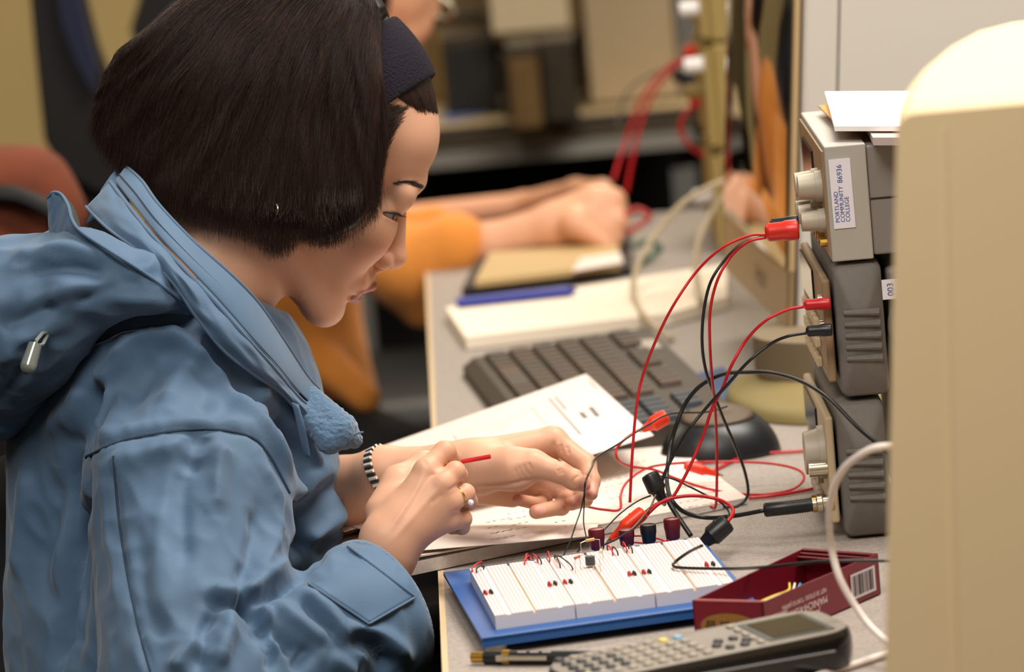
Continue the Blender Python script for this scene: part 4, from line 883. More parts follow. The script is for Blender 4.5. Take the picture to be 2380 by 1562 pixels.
# locks: real strand curves laid over the volume, both sides of the head
def hair_strands(name, strands, radii, m, parent):
    hc = bpy.data.hair_curves.new(name); hc.add_curves([len(s) for s in strands])
    P_ = (np.concatenate(strands)-WO).astype(np.float32); hc.points.foreach_set('position', P_.reshape(-1))
    at_ = hc.attributes.get('radius') or hc.attributes.new('radius', 'FLOAT', 'POINT'); at_.data.foreach_set('value', np.concatenate(radii).astype(np.float32))
    hc.materials.append(m); o = bpy.data.objects.new(name, hc); COL.objects.link(o); o.parent = parent; return o
def hair_mat(name, c1, c2):
    m = bpy.data.materials.new(name); m.use_nodes = True; N, L = m.node_tree.nodes, m.node_tree.links; b = N['Principled BSDF']
    hi_ = N.new('ShaderNodeHairInfo'); r = N.new('ShaderNodeValToRGB'); r.color_ramp.elements[0].color = (*lin(c1), 1); r.color_ramp.elements[1].color = (*lin(c2), 1)
    L.new(hi_.outputs['Random'], r.inputs['Fac']); L.new(r.outputs['Color'], b.inputs['Base Color']); b.inputs['Roughness'].default_value = 0.45; b.inputs['Specular IOR Level'].default_value = 0.3; MATS[name] = m; return m
m_str = hair_mat('hair_strands', (10, 7, 6), (62, 40, 31))
HB_X = [(-60, 700), (0, 640)]
hem = spline([(212, 250), (222, 330), (262, 392), (318, 440), (372, 482), (430, 510), (520, 540), (600, 566), (655, 590), (700, 562), (755, 566), (800, 556), (845, 520), (868, 480), (880, 420), (887, 350), (893, 280), (896, 220)], 12)
top = spline([(600, -104), (640, -106), (680, -107), (715, -105), (745, -102), (775, -97), (800, -90), (818, -82), (833, -72), (846, -60), (856, -48), (864, -34), (870, -18), (875, 0), (879, 15), (881, 28), (882, 38), (883, 50)], 12)
STR, RAD = [], []
def lay(path, lift, jit=0.0):
    out = []
    last = None; miss = 0
    for x, y in path:
        d_ = Vector(ray(x, y)).normalized(); h_ = bvh_hair.ray_cast(Vector(CC), d_); p = None if h_[0] is None else np.array(h_[0])-np.array(d_)*lift
        if p is not None and h_[1].dot(d_) > -0.30 and x > 840: continue
        if p is None:
            if last is None or miss > 1: continue
            miss += 1; p = PW(x, y, (last-CC)@CF+0.001)
        out.append(p); last = p
    return out
n_h = len(hem)
for k in range(15000):
    t = RNG.random()*0.985; i = t*(n_h-1); a = hem[int(i)]; b = top[min(int(i), len(top)-1)]
    if int(i)+1 < n_h: fr = i-int(i); a = a*(1-fr)+hem[int(i)+1]*fr; b = b*(1-fr)+top[int(i)+1]*fr
    s0 = RNG.random()**1.3*0.75; s1 = min(1.0, s0+0.35+RNG.random()*0.6) if RNG.random() < 0.55 else 1.0
    mid = (a+b)/2; perp = np.array([(a-b)[1], -(a-b)[0]]); bow = -0.34*(1-min(1, t/0.75))-0.02+0.035*RNG.standard_normal()
    wob = RNG.standard_normal(3)*4; a2 = a+RNG.standard_normal(2)*np.array([9, 9]); 
    pts = []
    for s in np.linspace(s0, s1, 11):
        p = b*(1-s)+a2*s+perp*bow*4*s*(1-s)*0.5; 
        ph_ = 6*np.array([mnoise.noise(Vector((p[0]*0.012, p[1]*0.012, 3.0+k % 3))), mnoise.noise(Vector((p[0]*0.012, p[1]*0.012, 9.0)))])
        pts.append(p+ph_*2.2+np.array([wob[0]*s, wob[1]*s]))
    L_ = lay(pts, 0.0006+RNG.random()*0.0022)
    if len(L_) < 5: continue
    STR.append(np.array(L_)); RAD.append(np.linspace(0.00009, 0.000035, len(L_))*(0.7+0.9*RNG.random()))
# fly-away ends along the hem
def mirror(sts):                          # the far side of the head wears the same hair
    out = []
    for s in sts:
        q = W2Q(s); q[:, 2] = -2*W0-q[:, 2]; out.append(Q2W(q))
    return out
ms = mirror(STR[::3]); hs_ = hair_strands('strands', STR+ms, RAD+RAD[::3], m_str, hair)
# pulled-back front hair between hairline and headband
BVQ = W2Q(BW)
FS, FR = [], []
hlp = spline([(1027, 270), (1012, 266), (995, 266), (978, 262), (960, 248), (948, 250), (940, 275), (925, 300), (912, 325), (902, 350), (892, 385)], 10)
for k in range(1300):
    t = RNG.random()**1.6; i = t*(len(hlp)-1); a = hlp[int(i)]+RNG.standard_normal(2)*3; a = a+np.abs(RNG.standard_normal())*np.array([-8, -6])*(t < .45)+(t >= .45)*RNG.random()*np.array([-30, 0]); e = np.array([1000-95*min(1, t*2.2), 184+30*min(1, t*2.2)]) if t < 0.45 else np.array([872, 235+RNG.random()*70+(t-0.45)*330])
    a = a+RNG.random()*10*np.array([-0.4, -1.0]) if t < .45 else a
    pts = []
    for s in np.linspace(0, 1, 8):
        p = a*(1-s)+e*s; q_ = on_surf(bvh_body, p[0], p[1], 0.0002+0.0012*math.sin(math.pi*min(s*0.7, 1)))
        if q_ is not None: pts.append(q_)
    if len(pts) < 4: continue
    FS.append(np.array(pts)); FR.append(np.linspace(0.00006, 0.00012, len(pts))*(0.8+RNG.random()*0.5))
# eyebrow
for k in range(190):
    t = RNG.random()**1.6; a = np.array([990, 440])*(1-t)+np.array([925, 428])*t+np.array([0, -9*math.sin(math.pi*t)])+RNG.standard_normal(2)*np.array([2, 4.2*(1-0.5*t)])
    pts = []
    for s in np.linspace(0, 1, 4):
        p = a+np.array([-13*s, -5*s+4*t*s]); q_ = on_surf(bvh_body, p[0], p[1], 0.0003+0.0004*s)
        if q_ is not None: pts.append(q_)
    if len(pts) >= 3: FS.append(np.array(pts)); FR.append(np.full(len(pts), 0.00009*(1-0.4*t)))
hair_strands('hairline_strands', FS, FR, m_str, wom)
# ---------------------------------------------------------------- headband
m_band = mat('headband_knit', (30, 25, 36), 0.9, bump=0.8, bscale=500, spec=0.2)
def band_sdf(Pq):
    P = ((Pq-HO.astype(np.float32))@HM.astype(np.float32))/np.float32(U0_)
    x = 1190+Pq[:, 0]/U0_; y = 781-Pq[:, 1]/U0_
    d = ell(P, h(725, 222), (300, 250, 228)); d = smin(d, ell(P, h(893, 318), (122, 118, 165)), 40)
    sh_ = np.abs(d-9)-5.5; n = .59*x+.81*y
    return smax(smax(sh_, np.maximum(n-738, 572-n), 3), 560-x, 3)*U0_
lo, hi = Q(540, 430, W0), Q(1060, -100, W0); lo[2] = -W0-0.085; hi[2] = -W0+0.085
V, F = nets(band_sdf, lo, hi, 0.0016, 1); mesh_obj('headband', Q2W(V), F, m_band, wom, None, WO)
# ---------------------------------------------------------------- jewellery
m_sil = mat('silver', (215, 210, 200), 0.25, 1.0)
def torus(mb, c, ax, R, r, n=28, k=8, sc=1.0):
    ax = _n(np.array(ax)); u = _n(np.cross(ax, [0.2, 0.9, 0.3])); v = np.cross(ax, u)
    ring = [c+R*(math.cos(t)*u+math.sin(t)*v*sc) for t in np.linspace(0, 2*math.pi, n, endpoint=False)]; vs, fs = [], []
    for i, p in enumerate(ring):
        o = _n(p-c)
        vs += [p+r*(math.cos(a)*o+math.sin(a)*ax) for a in np.linspace(0, 2*math.pi, k, endpoint=False)]
    fs = [(i*k+j, i*k+(j+1) % k, ((i+1) % n)*k+(j+1) % k, ((i+1) % n)*k+j) for i in range(n) for j in range(k)]; mb.add(vs, fs); return mb
p_ = on_surf(bvh_body, 640, 492, 0.002) ; p_ = p_ if p_ is not None else PW(640, 490, 3.79)
ph_ = on_surf(bvh_hair, 640, 488, 0.001); pe = ph_ if ph_ is not None else p_
addq('earring', torus(MB(), pe, CR*0.9+CF*0.5, 0.0040, 0.0009), m_sil, wom)
m_brl = mat('bracelet_light', (236, 226, 214), 0.25); m_brd = mat('bracelet_dark', (44, 36, 34), 0.35); wr_c = Q2W(Q(898, 1098, 3.845)); wr_ax = Q2W(Q(1040, 1092, 3.83))-Q2W(Q(790, 1150, 3.88))
mb = MB(); axn = _n(wr_ax); u = _n(np.cross(axn, [0, 0, 1])); v = np.cross(axn, u); nb = 46
axn2 = _n(axn+0.28*CU)
u = _n(np.cross(axn2, CF)); v = np.cross(axn2, u); Rw = 66*3.845/FPX
pts = [wr_c+Rw*(math.cos(t)*u+math.sin(t)*v) for t in np.linspace(0, 2*math.pi, nb, endpoint=False)]
for i, p in enumerate(pts):
    q0 = pts[(i+1) % nb]; tdir = _n(q0-p); mb.cone(p-axn2*0.0030-tdir*0.0008, p+axn2*0.0030+tdir*0.0008, 0.00135, 0.00135, 6, m_brl if i % 2 else m_brd)
addq('bracelet', mb, m_sil, wom)
mb = MB(); rc_ = Q2W(Q(1068, 1153, 3.703)); ra_ = Q2W(Q(1082, 1146, 3.706))-Q2W(Q(1048, 1165, 3.700)); torus(mb, rc_, ra_, 22.5*3.7/FPX, 0.0007)
rg_ = addq('ring', mb, m_gold, wom); 
addq('gem', MB().sphere(PW(1094, 1168, 3.699), 0.0022, 8, 6), mat('gem', (235, 235, 240), 0.05, coat=1), rg_, False)
# ---------------------------------------------------------------- the jacket
def cloth_mat(name, rgb, rough=0.72):
    m = mat(name, rgb, rough, noise=1, nscale=9, rgb2=tuple(int(v*0.90) for v in rgb), bump=0.10, bscale=900, sheen=0.2); return m
m_jk = cloth_mat('jacket_blue', (80, 110, 140)); m_fl = mat('fleece_blue', (82, 113, 142), 0.95, bump=0.8, bscale=420, sheen=0.6); m_lin = mat('collar_lining', (70, 70, 62), 0.8, noise=.4, nscale=60); m_thr = mat('seam_thread', (40, 58, 78), 0.85)
e3 = _n(np.array([.71, .39, -.57])); CUF = Q(885, 1416, 3.70)
def jk_sdf(P):
    d = ell(P, Q(400, 1010, 3.86), (0.112, 0.120, 0.150))
    d = smin(d, ell(P, Q(330, 1500, 3.86), (0.095, 0.150, 0.150)), 0.05)
    d = smin(d, rc(P, Q(400, 850, 3.76), Q(420, 850, 3.98), 0.055, 0.055), 0.04)
    d = smin(d, rc(P, Q(235, 950, 3.84), Q(215, 1560, 3.84), 0.060, 0.060), 0.04)
    d = smin(d, rc(P, Q(530, 870, 3.84), Q(632, 1225, 3.86), 0.050, 0.052), 0.03)
    s = rc(P, Q(430, 930, 3.77), Q(440, 1140, 3.715), 0.052, 0.071)
    s = smin(s, rc(P, Q(440, 1140, 3.715), Q(455, 1560, 3.64), 0.071, 0.066), 0.02)
    f = rc(P, Q(470, 1650, 3.63), Q(800, 1462, 3.675), 0.066, 0.053); f = smin(f, rc(P, Q(800, 1462, 3.675), CUF+e3*0.02, 0.053, 0.050), 0.01)
    f = smax(f, (P-CUF.astype(np.float32))@e3.astype(np.float32), 0.003)
    s = smin(s, f, 0.018)
    d = smin(d, s, 0.014)
    l = rc(P, Q(470, 950, 4.0), Q(560, 1300, 4.03), 0.06, 0.058); l = smin(l, rc(P, Q(560, 1300, 4.03), Q(735, 1190, 3.92), 0.058, 0.040), 0.02)
    d = smin(d, l, 0.02)
    d = smax(d, -rc(P, CUF-e3*0.035, CUF+e3*0.10, 0.0455, 0.0465), 0.002)
    # neck opening
    return smax(d, -rc(P, Q(520, 560, 3.86), Q(430, 760, 3.86), 0.068, 0.060), 0.006)
lo, hi = boxQ([(-40, 1760, 3.56), (1040, 680, 4.10)], 0.01)
V, F = nets(jk_sdf, lo, hi, 0.0024, 2)
N = vnormals(V, F); b0 = bvh_of(Q2W(V), F)
mm_ = 0.001
LN = [(-19*mm_, 22, [(470, 780), (560, 885), (645, 980), (712, 1070)]), (7*mm_, 20, [(390, 760), (460, 825), (540, 915), (610, 1000), (670, 1090)]), (-9*mm_, 22, [(150, 850), (230, 770), (330, 735), (440, 745)]), (6*mm_, 26, [(250, 830), (340, 780), (430, 790)]),
 (-19*mm_, 24, [(165, 1040), (160, 1150), (150, 1300), (130, 1450), (120, 1560)]), (-7*mm_, 14, [(232, 902), (222, 940), (205, 1000), (195, 1060)]), (5*mm_, 14, [(256, 900), (245, 950), (228, 1010)]),  # (height in metres, half width px, polyline in picture order)
 (-5*mm_, 26, [(228, 905), (215, 960), (190, 1010), (150, 1040)]), (5*mm_, 26, [(190, 900), (165, 960), (110, 1000)]), (4*mm_, 30, [(290, 900), (262, 980), (250, 1040)]),
 (-9*mm_, 34, [(196, 1080), (186, 1220), (178, 1400), (160, 1560)]), (-6*mm_, 30, [(130, 1090), (120, 1200), (90, 1330), (120, 1420)]), (6*mm_, 30, [(70, 1090), (60, 1200), (40, 1350)]), (5*mm_, 24, [(150, 1180), (140, 1280), (150, 1400)]),
 (1.5*mm_, 16, [(205, 1030), (290, 1000), (450, 972), (570, 985), (640, 1035), (700, 1150)]), (-2.0*mm_, 8, [(200, 1062), (290, 1024), (450, 997), (570, 1010), (625, 1055), (682, 1165)]),
 (4*mm_, 26, [(250, 1085), (350, 1050), (450, 1030)]), (-6*mm_, 22, [(470, 1000), (452, 1030), (440, 1070), (480, 1085)]), (6*mm_, 26, [(520, 1030), (500, 1100), (500, 1200)]), (-4*mm_, 24, [(430, 1080), (420, 1180), (430, 1320)]),
 (-2*mm_, 9, [(264, 1060), (276, 1200), (298, 1340), (325, 1470), (350, 1560)]), (2*mm_, 18, [(240, 1100), (250, 1250), (280, 1400)]),
 (5*mm_, 24, [(600, 1060), (640, 1150), (640, 1250), (600, 1330)]), (-5*mm_, 18, [(600, 1180), (590, 1280), (560, 1360)]),
 (-9*mm_, 24, [(690, 1165), (698, 1250), (690, 1330), (600, 1372)]), (-7*mm_, 16, [(690, 1345), (600, 1395), (560, 1415), (490, 1400)]), (7*mm_, 20, [(680, 1300), (620, 1350), (540, 1380), (480, 1372)]),
 (-7*mm_, 14, [(556, 1360), (562, 1400), (590, 1440), (600, 1500)]), (6*mm_, 16, [(600, 1400), (625, 1450), (650, 1520)]), (-6*mm_, 12, [(575, 1400), (610, 1440), (628, 1520), (620, 1560)]), (6*mm_, 18, [(540, 1400), (530, 1470), (500, 1550)]), (-5*mm_, 14, [(500, 1420), (470, 1480), (460, 1560)]),
 (-8*mm_, 20, [(612, 1440), (650, 1480), (690, 1520)]), (5*mm_, 18, [(640, 1400), (700, 1450), (760, 1490)]), (-5*mm_, 16, [(700, 1390), (740, 1440), (780, 1480)]), (6*mm_, 20, [(690, 1370), (760, 1420), (800, 1480), (880, 1540)]),
 (-9*mm_, 22, [(795, 1488), (860, 1498), (890, 1530), (920, 1562)]), (6*mm_, 20, [(800, 1460), (880, 1475), (950, 1530)]), (5*mm_, 22, [(760, 1530), (830, 1562)]), (-5*mm_, 18, [(680, 1560), (720, 1500)]),
 (6*mm_, 26, [(300, 800), (250, 870), (220, 880)]), (5*mm_, 30, [(480, 800), (420, 880), (380, 940)]), (-4*mm_, 28, [(400, 800), (340, 870), (310, 930)]), (-4*mm_, 30, [(560, 850), (530, 930), (470, 960)]), (4*mm_, 24, [(620, 900), (600, 980)]),
 (-6*mm_, 20, [(790, 1125), (735, 1165), (700, 1200)]), (6*mm_, 22, [(770, 1080), (715, 1120), (690, 1150)]), (6*mm_, 22, [(795, 1190), (750, 1230), (710, 1260)]), (-5*mm_, 18, [(800, 1232), (740, 1290), (705, 1320)]), (-5*mm_, 16, [(660, 960), (690, 1040), (700, 1110)]), (4*mm_, 16, [(690, 960), (720, 1040), (740, 1080)]),
 (6*mm_, 20, [(470, 1480), (430, 1520), (400, 1562)]), (3*mm_, 30, [(380, 1150), (370, 1300), (390, 1450)]), (-3*mm_, 26, [(330, 1250), (340, 1400), (380, 1500)]),
]
V = fold(V, N, b0, LN); N = vnormals(V, F)
wn = np.array([mnoise.noise(Vector((float(p[0])*26+3, float(p[1])*15, float(p[2])*22))) for p in V]); wn2 = np.array([1-2*abs(mnoise.noise(Vector((float(p[0])*52+9, float(p[1])*40+float(p[0])*30, float(p[2])*45)))) for p in V])
V = V+N*(wn*0.0035+(wn2-0.6)*0.0016)[:, None]; V = laplace(V, F, 0.5)
jkt = mesh_obj('jacket', Q2W(V), F, m_jk, wom, None, WO); bvh_j = bvh_of(Q2W(V), F); print('jacket verts', len(V))
def seam(pts, r=0.0006, m=None, lift=0.0001, name='seam'):
    sp_ = spline(pts, 5); P_ = [on_surf(bvh_j, x, y, lift) for x, y in sp_]; P_ = [p for p in P_ if p is not None]
    return addq(name, MB().tube(P_, r, 6), m or m_thr, jkt)
seam([(200, 1062), (290, 1024), (450, 997), (570, 1010), (625, 1055), (682, 1165)], 0.0011); seam([(264, 1060), (276, 1200), (298, 1340), (325, 1470), (350, 1560)], 0.0010)
# --- sheets defined by two edge curves (points: x, y, w) with thickness
def edge(pts, n): 
    s = spline(pts, 10); t = np.linspace(0, len(s)-1, n); i = np.minimum(t.astype(int), len(s)-2); f = (t-i)[:, None]; return s[i]*(1-f)+s[i+1]*f
def sheet(name, A_, B_, m, parent, bulge=0.0, n=40, k=9, th=0.0014, roll=0.0, wav=0.0, profile=None):
    A2, B2 = edge(A_, n), edge(B_, n); P_ = []
    for i in range(n):
        row = []
        for j in range(k):
            v = j/(k-1); p = A2[i]*(1-v)+B2[i]*v; wv = p[2]-bulge*math.sin(math.pi*v)-(profile(i/(n-1), v) if profile else 0)
            if wav: wv -= wav*mnoise.noise(Vector((i*0.25, j*0.5, 4.0)))
            row.append(PW(p[0], p[1], wv))
        P_.append(row)
    mb = MB().grid(P_, thick=CF*th); return addq(name, mb, m, parent, 'all')
sd = subd = None
def smoothmod(o, lv=1): md = o.modifiers.new('s', 'SUBSURF'); md.levels = lv; md.render_levels = lv
# far half of the collar with its zip
cf = sheet('far_collar', [(560, 640, 3.93), (640, 735, 3.93), (700, 785, 3.925), (716, 835, 3.92), (716, 905, 3.91)], [(560, 760, 3.96), (620, 830, 3.95), (660, 880, 3.94), (680, 920, 3.93), (700, 960, 3.92)], mat('jacket_blue_lining', (86, 112, 138), 0.8, bump=.3, bscale=600), jkt, 0.006)
zp = MB(); zs = spline([(648, 764, 3.918), (662, 768, 3.912), (668, 800, 3.908), (680, 862, 3.903)], 10)
for i in range(len(zs)-1):
    a, b = PW(*zs[i]), PW(*zs[i+1]); zp.cone(a-CR*0.0014, a+CR*0.0014, 0.0012, 0.0012, 6); zp.cone(a, b, 0.0011, 0.0011, 6)
addq('zipper', zp, mat('zip_purple', (70, 40, 66), 0.5), cf)
# near half of the collar: two overlapping plackets running from the nape to the chin guard
UE = [(292, 385, 3.80), (330, 420, 3.77), (372, 478, 3.735), (450, 560, 3.715), (540, 640, 3.715), (602, 705, 3.73), (660, 790, 3.755), (712, 870, 3.785), (742, 905, 3.80)]
MD = [(262, 420, 3.785), (300, 470, 3.75), (360, 545, 3.71), (430, 620, 3.695), (505, 700, 3.695), (580, 785, 3.705), (640, 850, 3.73), (685, 905, 3.76), (725, 945, 3.78)]
LE = [(200, 480, 3.775), (250, 530, 3.735), (330, 590, 3.70), (400, 655, 3.685), (455, 735, 3.685), (520, 815, 3.695), (590, 870, 3.715), (655, 915, 3.745), (715, 985, 3.775)]
MD2 = [(x-6, y+2, w-0.004) for x, y, w in MD]
c_in = sheet('inner_collar', UE, [(x+4, y, w-0.001) for x, y, w in MD], m_jk, jkt, 0.004, th=0.0030)
c_out = sheet('outer_collar', MD2, LE, m_jk, jkt, 0.007, th=0.0022, wav=0.004, n=60)
for q_ in (c_in, c_out): smoothmod(q_)
def edge_tube(pts, r, m, parent, name, dw=0.0): return addq(name, MB().tube([PW(x, y, w+dw) for x, y, w in spline(pts, 8)], r, 6), m, parent)
edge_tube([(x*0.45+mx*0.55, y*0.45+my*0.55, w*0.45+mw*0.55-0.0042) for (x, y, w), (mx, my, mw) in zip(UE, MD)], 0.0005, m_thr, c_in, 'stitching'); edge_tube(UE, 0.0011, m_jk, c_in, 'piping'); edge_tube(MD2, 0.0014, m_jk, c_out, 'piping'); edge_tube(LE, 0.0012, m_jk, c_out, 'piping')
# fleece chin guard at the collar's end
def pad_sdf(P):
    d = rc(P, Q(722, 925, 3.785), Q(790, 1000, 3.775), 0.0085, 0.0130); d = smin(d, rc(P, Q(700, 950, 3.775), Q(765, 1025, 3.77), 0.006, 0.0095), 0.006); return smin(d, rc(P, Q(790, 1005, 3.775), Q(822, 1022, 3.78), 0.011, 0.0065), 0.004)
lo, hi = boxQ([(660, 1080, 3.75), (860, 880, 3.80)], 0.012); V, F = nets(pad_sdf, lo, hi, 0.0014, 1); N = vnormals(V, F)
V = V+N*(0.0009*np.array([mnoise.noise(Vector(p)*420) for p in V]))[:, None]; mesh_obj('chin_guard', Q2W(V), F, m_fl, jkt, None, WO)
addq('thread_end', MB().tube([PW(822, 1010, 3.77), PW(835, 1006, 3.768), PW(845, 1004, 3.768)], 0.0007, 5), m_fl, jkt)
sheet('zip_flap', [(678, 935, 3.745), (690, 985, 3.745), (700, 1030, 3.75), (712, 1062, 3.755)], [(694, 940, 3.742), (708, 990, 3.742), (716, 1030, 3.748), (722, 1064, 3.752)], m_jk, jkt, 0.001, 14, 4)
# collar lining at the nape
ln = sheet('collar_lining', [(288, 388, 3.83), (330, 398, 3.85), (372, 430, 3.85), (400, 470, 3.85)], [(300, 440, 3.80), (330, 460, 3.79), (360, 490, 3.78), (385, 510, 3.77)], m_lin, jkt, -0.01, wav=0.02, n=30, k=12)
sheet('collar_stand', [(235, 440, 3.79), (262, 402, 3.80), (285, 386, 3.815), (300, 384, 3.83)], [(200, 520, 3.79), (235, 500, 3.78), (262, 480, 3.77), (300, 470, 3.765)], m_jk, jkt, 0.004)
# --- hood lying on the shoulders
def hood_sdf(P):
    d = rc(P, Q(455, 712, 3.725), Q(330, 655, 3.70), 0.006, 0.020); d = smin(d, rc(P, Q(330, 655, 3.70), Q(190, 655, 3.71), 0.020, 0.030), 0.012)
    d = smin(d, rc(P, Q(190, 655, 3.71), Q(60, 720, 3.73), 0.030, 0.044), 0.02); d = smin(d, rc(P, Q(60, 720, 3.73), Q(-70, 860, 3.78), 0.044, 0.055), 0.02)
    d = smin(d, rc(P, Q(190, 645, 3.71), Q(200, 660, 3.98), 0.026, 0.03), 0.02); d = smin(d, rc(P, Q(30, 740, 3.74), Q(10, 760, 3.99), 0.048, 0.048), 0.03)
    return smin(d, rc(P, Q(150, 560, 3.74), Q(160, 640, 3.73), 0.006, 0.02), 0.02)
lo, hi = boxQ([(-160, 1080, 3.66), (500, 480, 4.04)], 0.01); V, F = nets(hood_sdf, lo, hi, 0.0026, 2); N = vnormals(V, F); b1_ = bvh_of(Q2W(V), F)
V = fold(V, N, b1_, [(-4*mm_, 22, [(60, 640), (160, 620), (260, 640)]), (4*mm_, 24, [(20, 600), (140, 580), (280, 600)]), (5*mm_, 26, [(80, 700), (200, 670), (350, 690), (440, 715)]), (-5*mm_, 20, [(160, 700), (260, 670), (340, 672)]), (-5*mm_, 24, [(0, 760), (70, 740), (130, 700)]), (5*mm_, 22, [(0, 850), (50, 790), (120, 750)]), (-4*mm_, 18, [(10, 920), (50, 850)])])
N = vnormals(V, F); wn = np.array([1-2*abs(mnoise.noise(Vector((float(p[0])*45, float(p[1])*60, float(p[2])*50)))) for p in V]); V = V+N*((wn-0.6)*0.0022)[:, None]
hd = mesh_obj('hood', Q2W(V), F, m_jk, jkt, None, WO)
hb_ = sheet('hood_brim', [(110, 460, 3.72), (124, 448, 3.715), (142, 452, 3.71), (158, 478, 3.70), (168, 512, 3.69), (190, 540, 3.68), (250, 580, 3.675), (330, 630, 3.675), (400, 680, 3.685), (470, 730, 3.70)], [(112, 520, 3.725), (116, 560, 3.72), (122, 575, 3.715), (140, 575, 3.705), (165, 575, 3.70), (195, 590, 3.695), (250, 620, 3.69), (330, 665, 3.69), (400, 705, 3.70), (465, 745, 3.71)], m_jk, hd, 0.002, n=60, th=0.0016, wav=0.003)
edge_tube([(110, 460, 3.72), (124, 448, 3.715), (142, 452, 3.71), (158, 478, 3.70), (168, 512, 3.69), (190, 540, 3.68), (250, 580, 3.675), (330, 630, 3.675), (400, 680, 3.685), (470, 730, 3.70)], 0.0013, m_jk, hb_, 'piping')
hb2 = sheet('hood_brim', [(150, 455, 3.74), (172, 480, 3.735), (184, 512, 3.73), (190, 545, 3.72)], [(150, 480, 3.72), (160, 500, 3.71), (170, 520, 3.70), (188, 545, 3.69)], m_lin, hd, 0.002, 16, 5)
# toggle on its cord
tg = addq('toggle', MB().cone(PW(82, 800, 3.665), PW(66, 852, 3.66), 0.0048, 0.0058, 14).sphere(PW(66, 852, 3.66), 0.0058, 12, 8), mat('clear_plastic', (112, 118, 112), 0.1, coat=1.0), jkt)
addq('cord', MB().tube([PW(120, 770, 3.69), PW(98, 775, 3.672), PW(84, 792, 3.664), PW(80, 806, 3.662), PW(100, 800, 3.668), PW(110, 780, 3.68)], 0.0013, 6), mat('cord_grey', (120, 128, 122), 0.8), tg)
# --- cuff: tab and fleece-lined rim
QD = [(712, 1352), (800, 1262), (966, 1388), (858, 1450)]
Pt = []
for i in range(19):
    u = i/18; row = []
    for j in range(13):
        v = j/12; x = (QD[0][0]*(1-u)+QD[3][0]*u)*(1-v)+(QD[1][0]*(1-u)+QD[2][0]*u)*v; y = (QD[0][1]*(1-u)+QD[3][1]*u)*(1-v)+(QD[1][1]*(1-u)+QD[2][1]*u)*v
        p = on_surf(bvh_j, x, y, 0.0028+0.003*math.sin(math.pi*v)*0.5); row.append(p if p is not None else (row[-1] if row else PW(x, y, 3.66)))
    Pt.append(row)
Pt = np.array(Pt)
for _ in range(14): Pt[1:-1, 1:-1] = (Pt[:-2, 1:-1]+Pt[2:, 1:-1]+Pt[1:-1, :-2]+Pt[1:-1, 2:])/4; Pt[0, 1:-1] = (Pt[0, :-2]+Pt[0, 2:])/2*0.7+Pt[0, 1:-1]*0.3; Pt[-1, 1:-1] = (Pt[-1, :-2]+Pt[-1, 2:])/2*0.7+Pt[-1, 1:-1]*0.3
ct_ = addq('cuff_tab', MB().grid(Pt, thick=CF*0.0016), m_jk, jkt, 'all'); edge_ = [Pt[0, k] for k in range(13)]+[Pt[i, 12] for i in range(19)]
for row in (Pt[:, 0], Pt[-1, :], Pt[:, -1]): addq('hem', MB().tube(row-CF*0.0002, 0.0009, 6), m_jk, ct_)
cw = Q2W(CUF); aw = CR*e3[0]+CU*e3[1]-CF*e3[2]
mb = MB(); torus(mb, cw-aw*0.0005, aw, 0.0490, 0.0036, 64, 10); addq('cuff_rim', mb, m_fl, jkt)

# trousers and shoes (below the frame, under the bench)
def wpr(a, b, ra, rb): return (W2Q(np.array(a)), W2Q(np.array(b)), ra, rb)
def capmesh(name, prims, m, h, k):
    A_ = np.array([p[0] for p in prims]+[p[1] for p in prims]); rm = max(max(p[2], p[3]) for p in prims)
    def fn(P):
        d = None
        for a, b, ra, rb in prims:
            e = rc(P, a, b, ra, rb); d = e if d is None else smin(d, e, k)
        return d
    V_, F_ = nets(fn, A_.min(0)-rm-h*2, A_.max(0)+rm+h*2, h, 1); return mesh_obj(name, Q2W(V_), F_, m, wom, None, WO)
hx, hy = -0.30, 0.36
capmesh('trousers', [wpr((hx+0.03, hy, 0.73), (hx, hy, 0.60), 0.10, 0.12), wpr((hx, hy-0.08, 0.585), (0.10, hy-0.10, 0.60), 0.082, 0.062), wpr((hx, hy+0.08, 0.585), (0.10, hy+0.10, 0.60), 0.082, 0.062), wpr((0.10, hy-0.10, 0.595), (0.06, hy-0.10, 0.11), 0.060, 0.045), wpr((0.10, hy+0.10, 0.595), (0.06, hy+0.10, 0.11), 0.060, 0.045)], mat('navy_trousers', (24, 26, 34), 0.9), 0.010, 0.03)
for sy_ in (-0.10, 0.10): capmesh('shoe', [wpr((0.045, hy+sy_, 0.046), (0.19, hy+sy_, 0.034), 0.044, 0.032), wpr((0.05, hy+sy_, 0.06), (0.055, hy+sy_, 0.10), 0.04, 0.038)], mat('shoe_black', (16, 15, 15), 0.5), 0.006, 0.015)
# ================================================================ what stands behind
m_or = mat('sweater_orange', (236, 148, 58), 0.9, noise=.15, nscale=30, bump=.6, bscale=300, sheen=.2)
m_olive = mat('partition_fabric', (186, 162, 108), 0.9, noise=.08, nscale=8)
def sdfmesh(name, prims, m, parent, h, k=0.02, origin=None, vc=None):
    A_ = np.array([p[0] for p in prims]+[p[1] for p in prims]); rm = max(max(p[2], p[3]) for p in prims)
    def fn(P):
        d = None
        for a, b, ra, rb in prims:
            e = rc(P, a, b, ra, rb); d = e if d is None else smin(d, e, k)
        return d
    V, F = nets(fn, A_.min(0)-rm-h*2, A_.max(0)+rm+h*2, h, 1); return mesh_obj(name, Q2W(V), F, m, parent, vc, origin)
def pr(a, b): return (Q(*a[:3]), Q(*b[:3]), a[3]*a[2]/FPX, b[3]*b[2]/FPX)
p2o = np.array([-0.15, 1.95, 0.0]); p2 = thing('person', 'person in an orange sweater seated beyond, working with both hands at the bench', 'person', p2o)
skin2 = mat('skin_warm', (226, 168, 132), 0.5, sss=0.1)
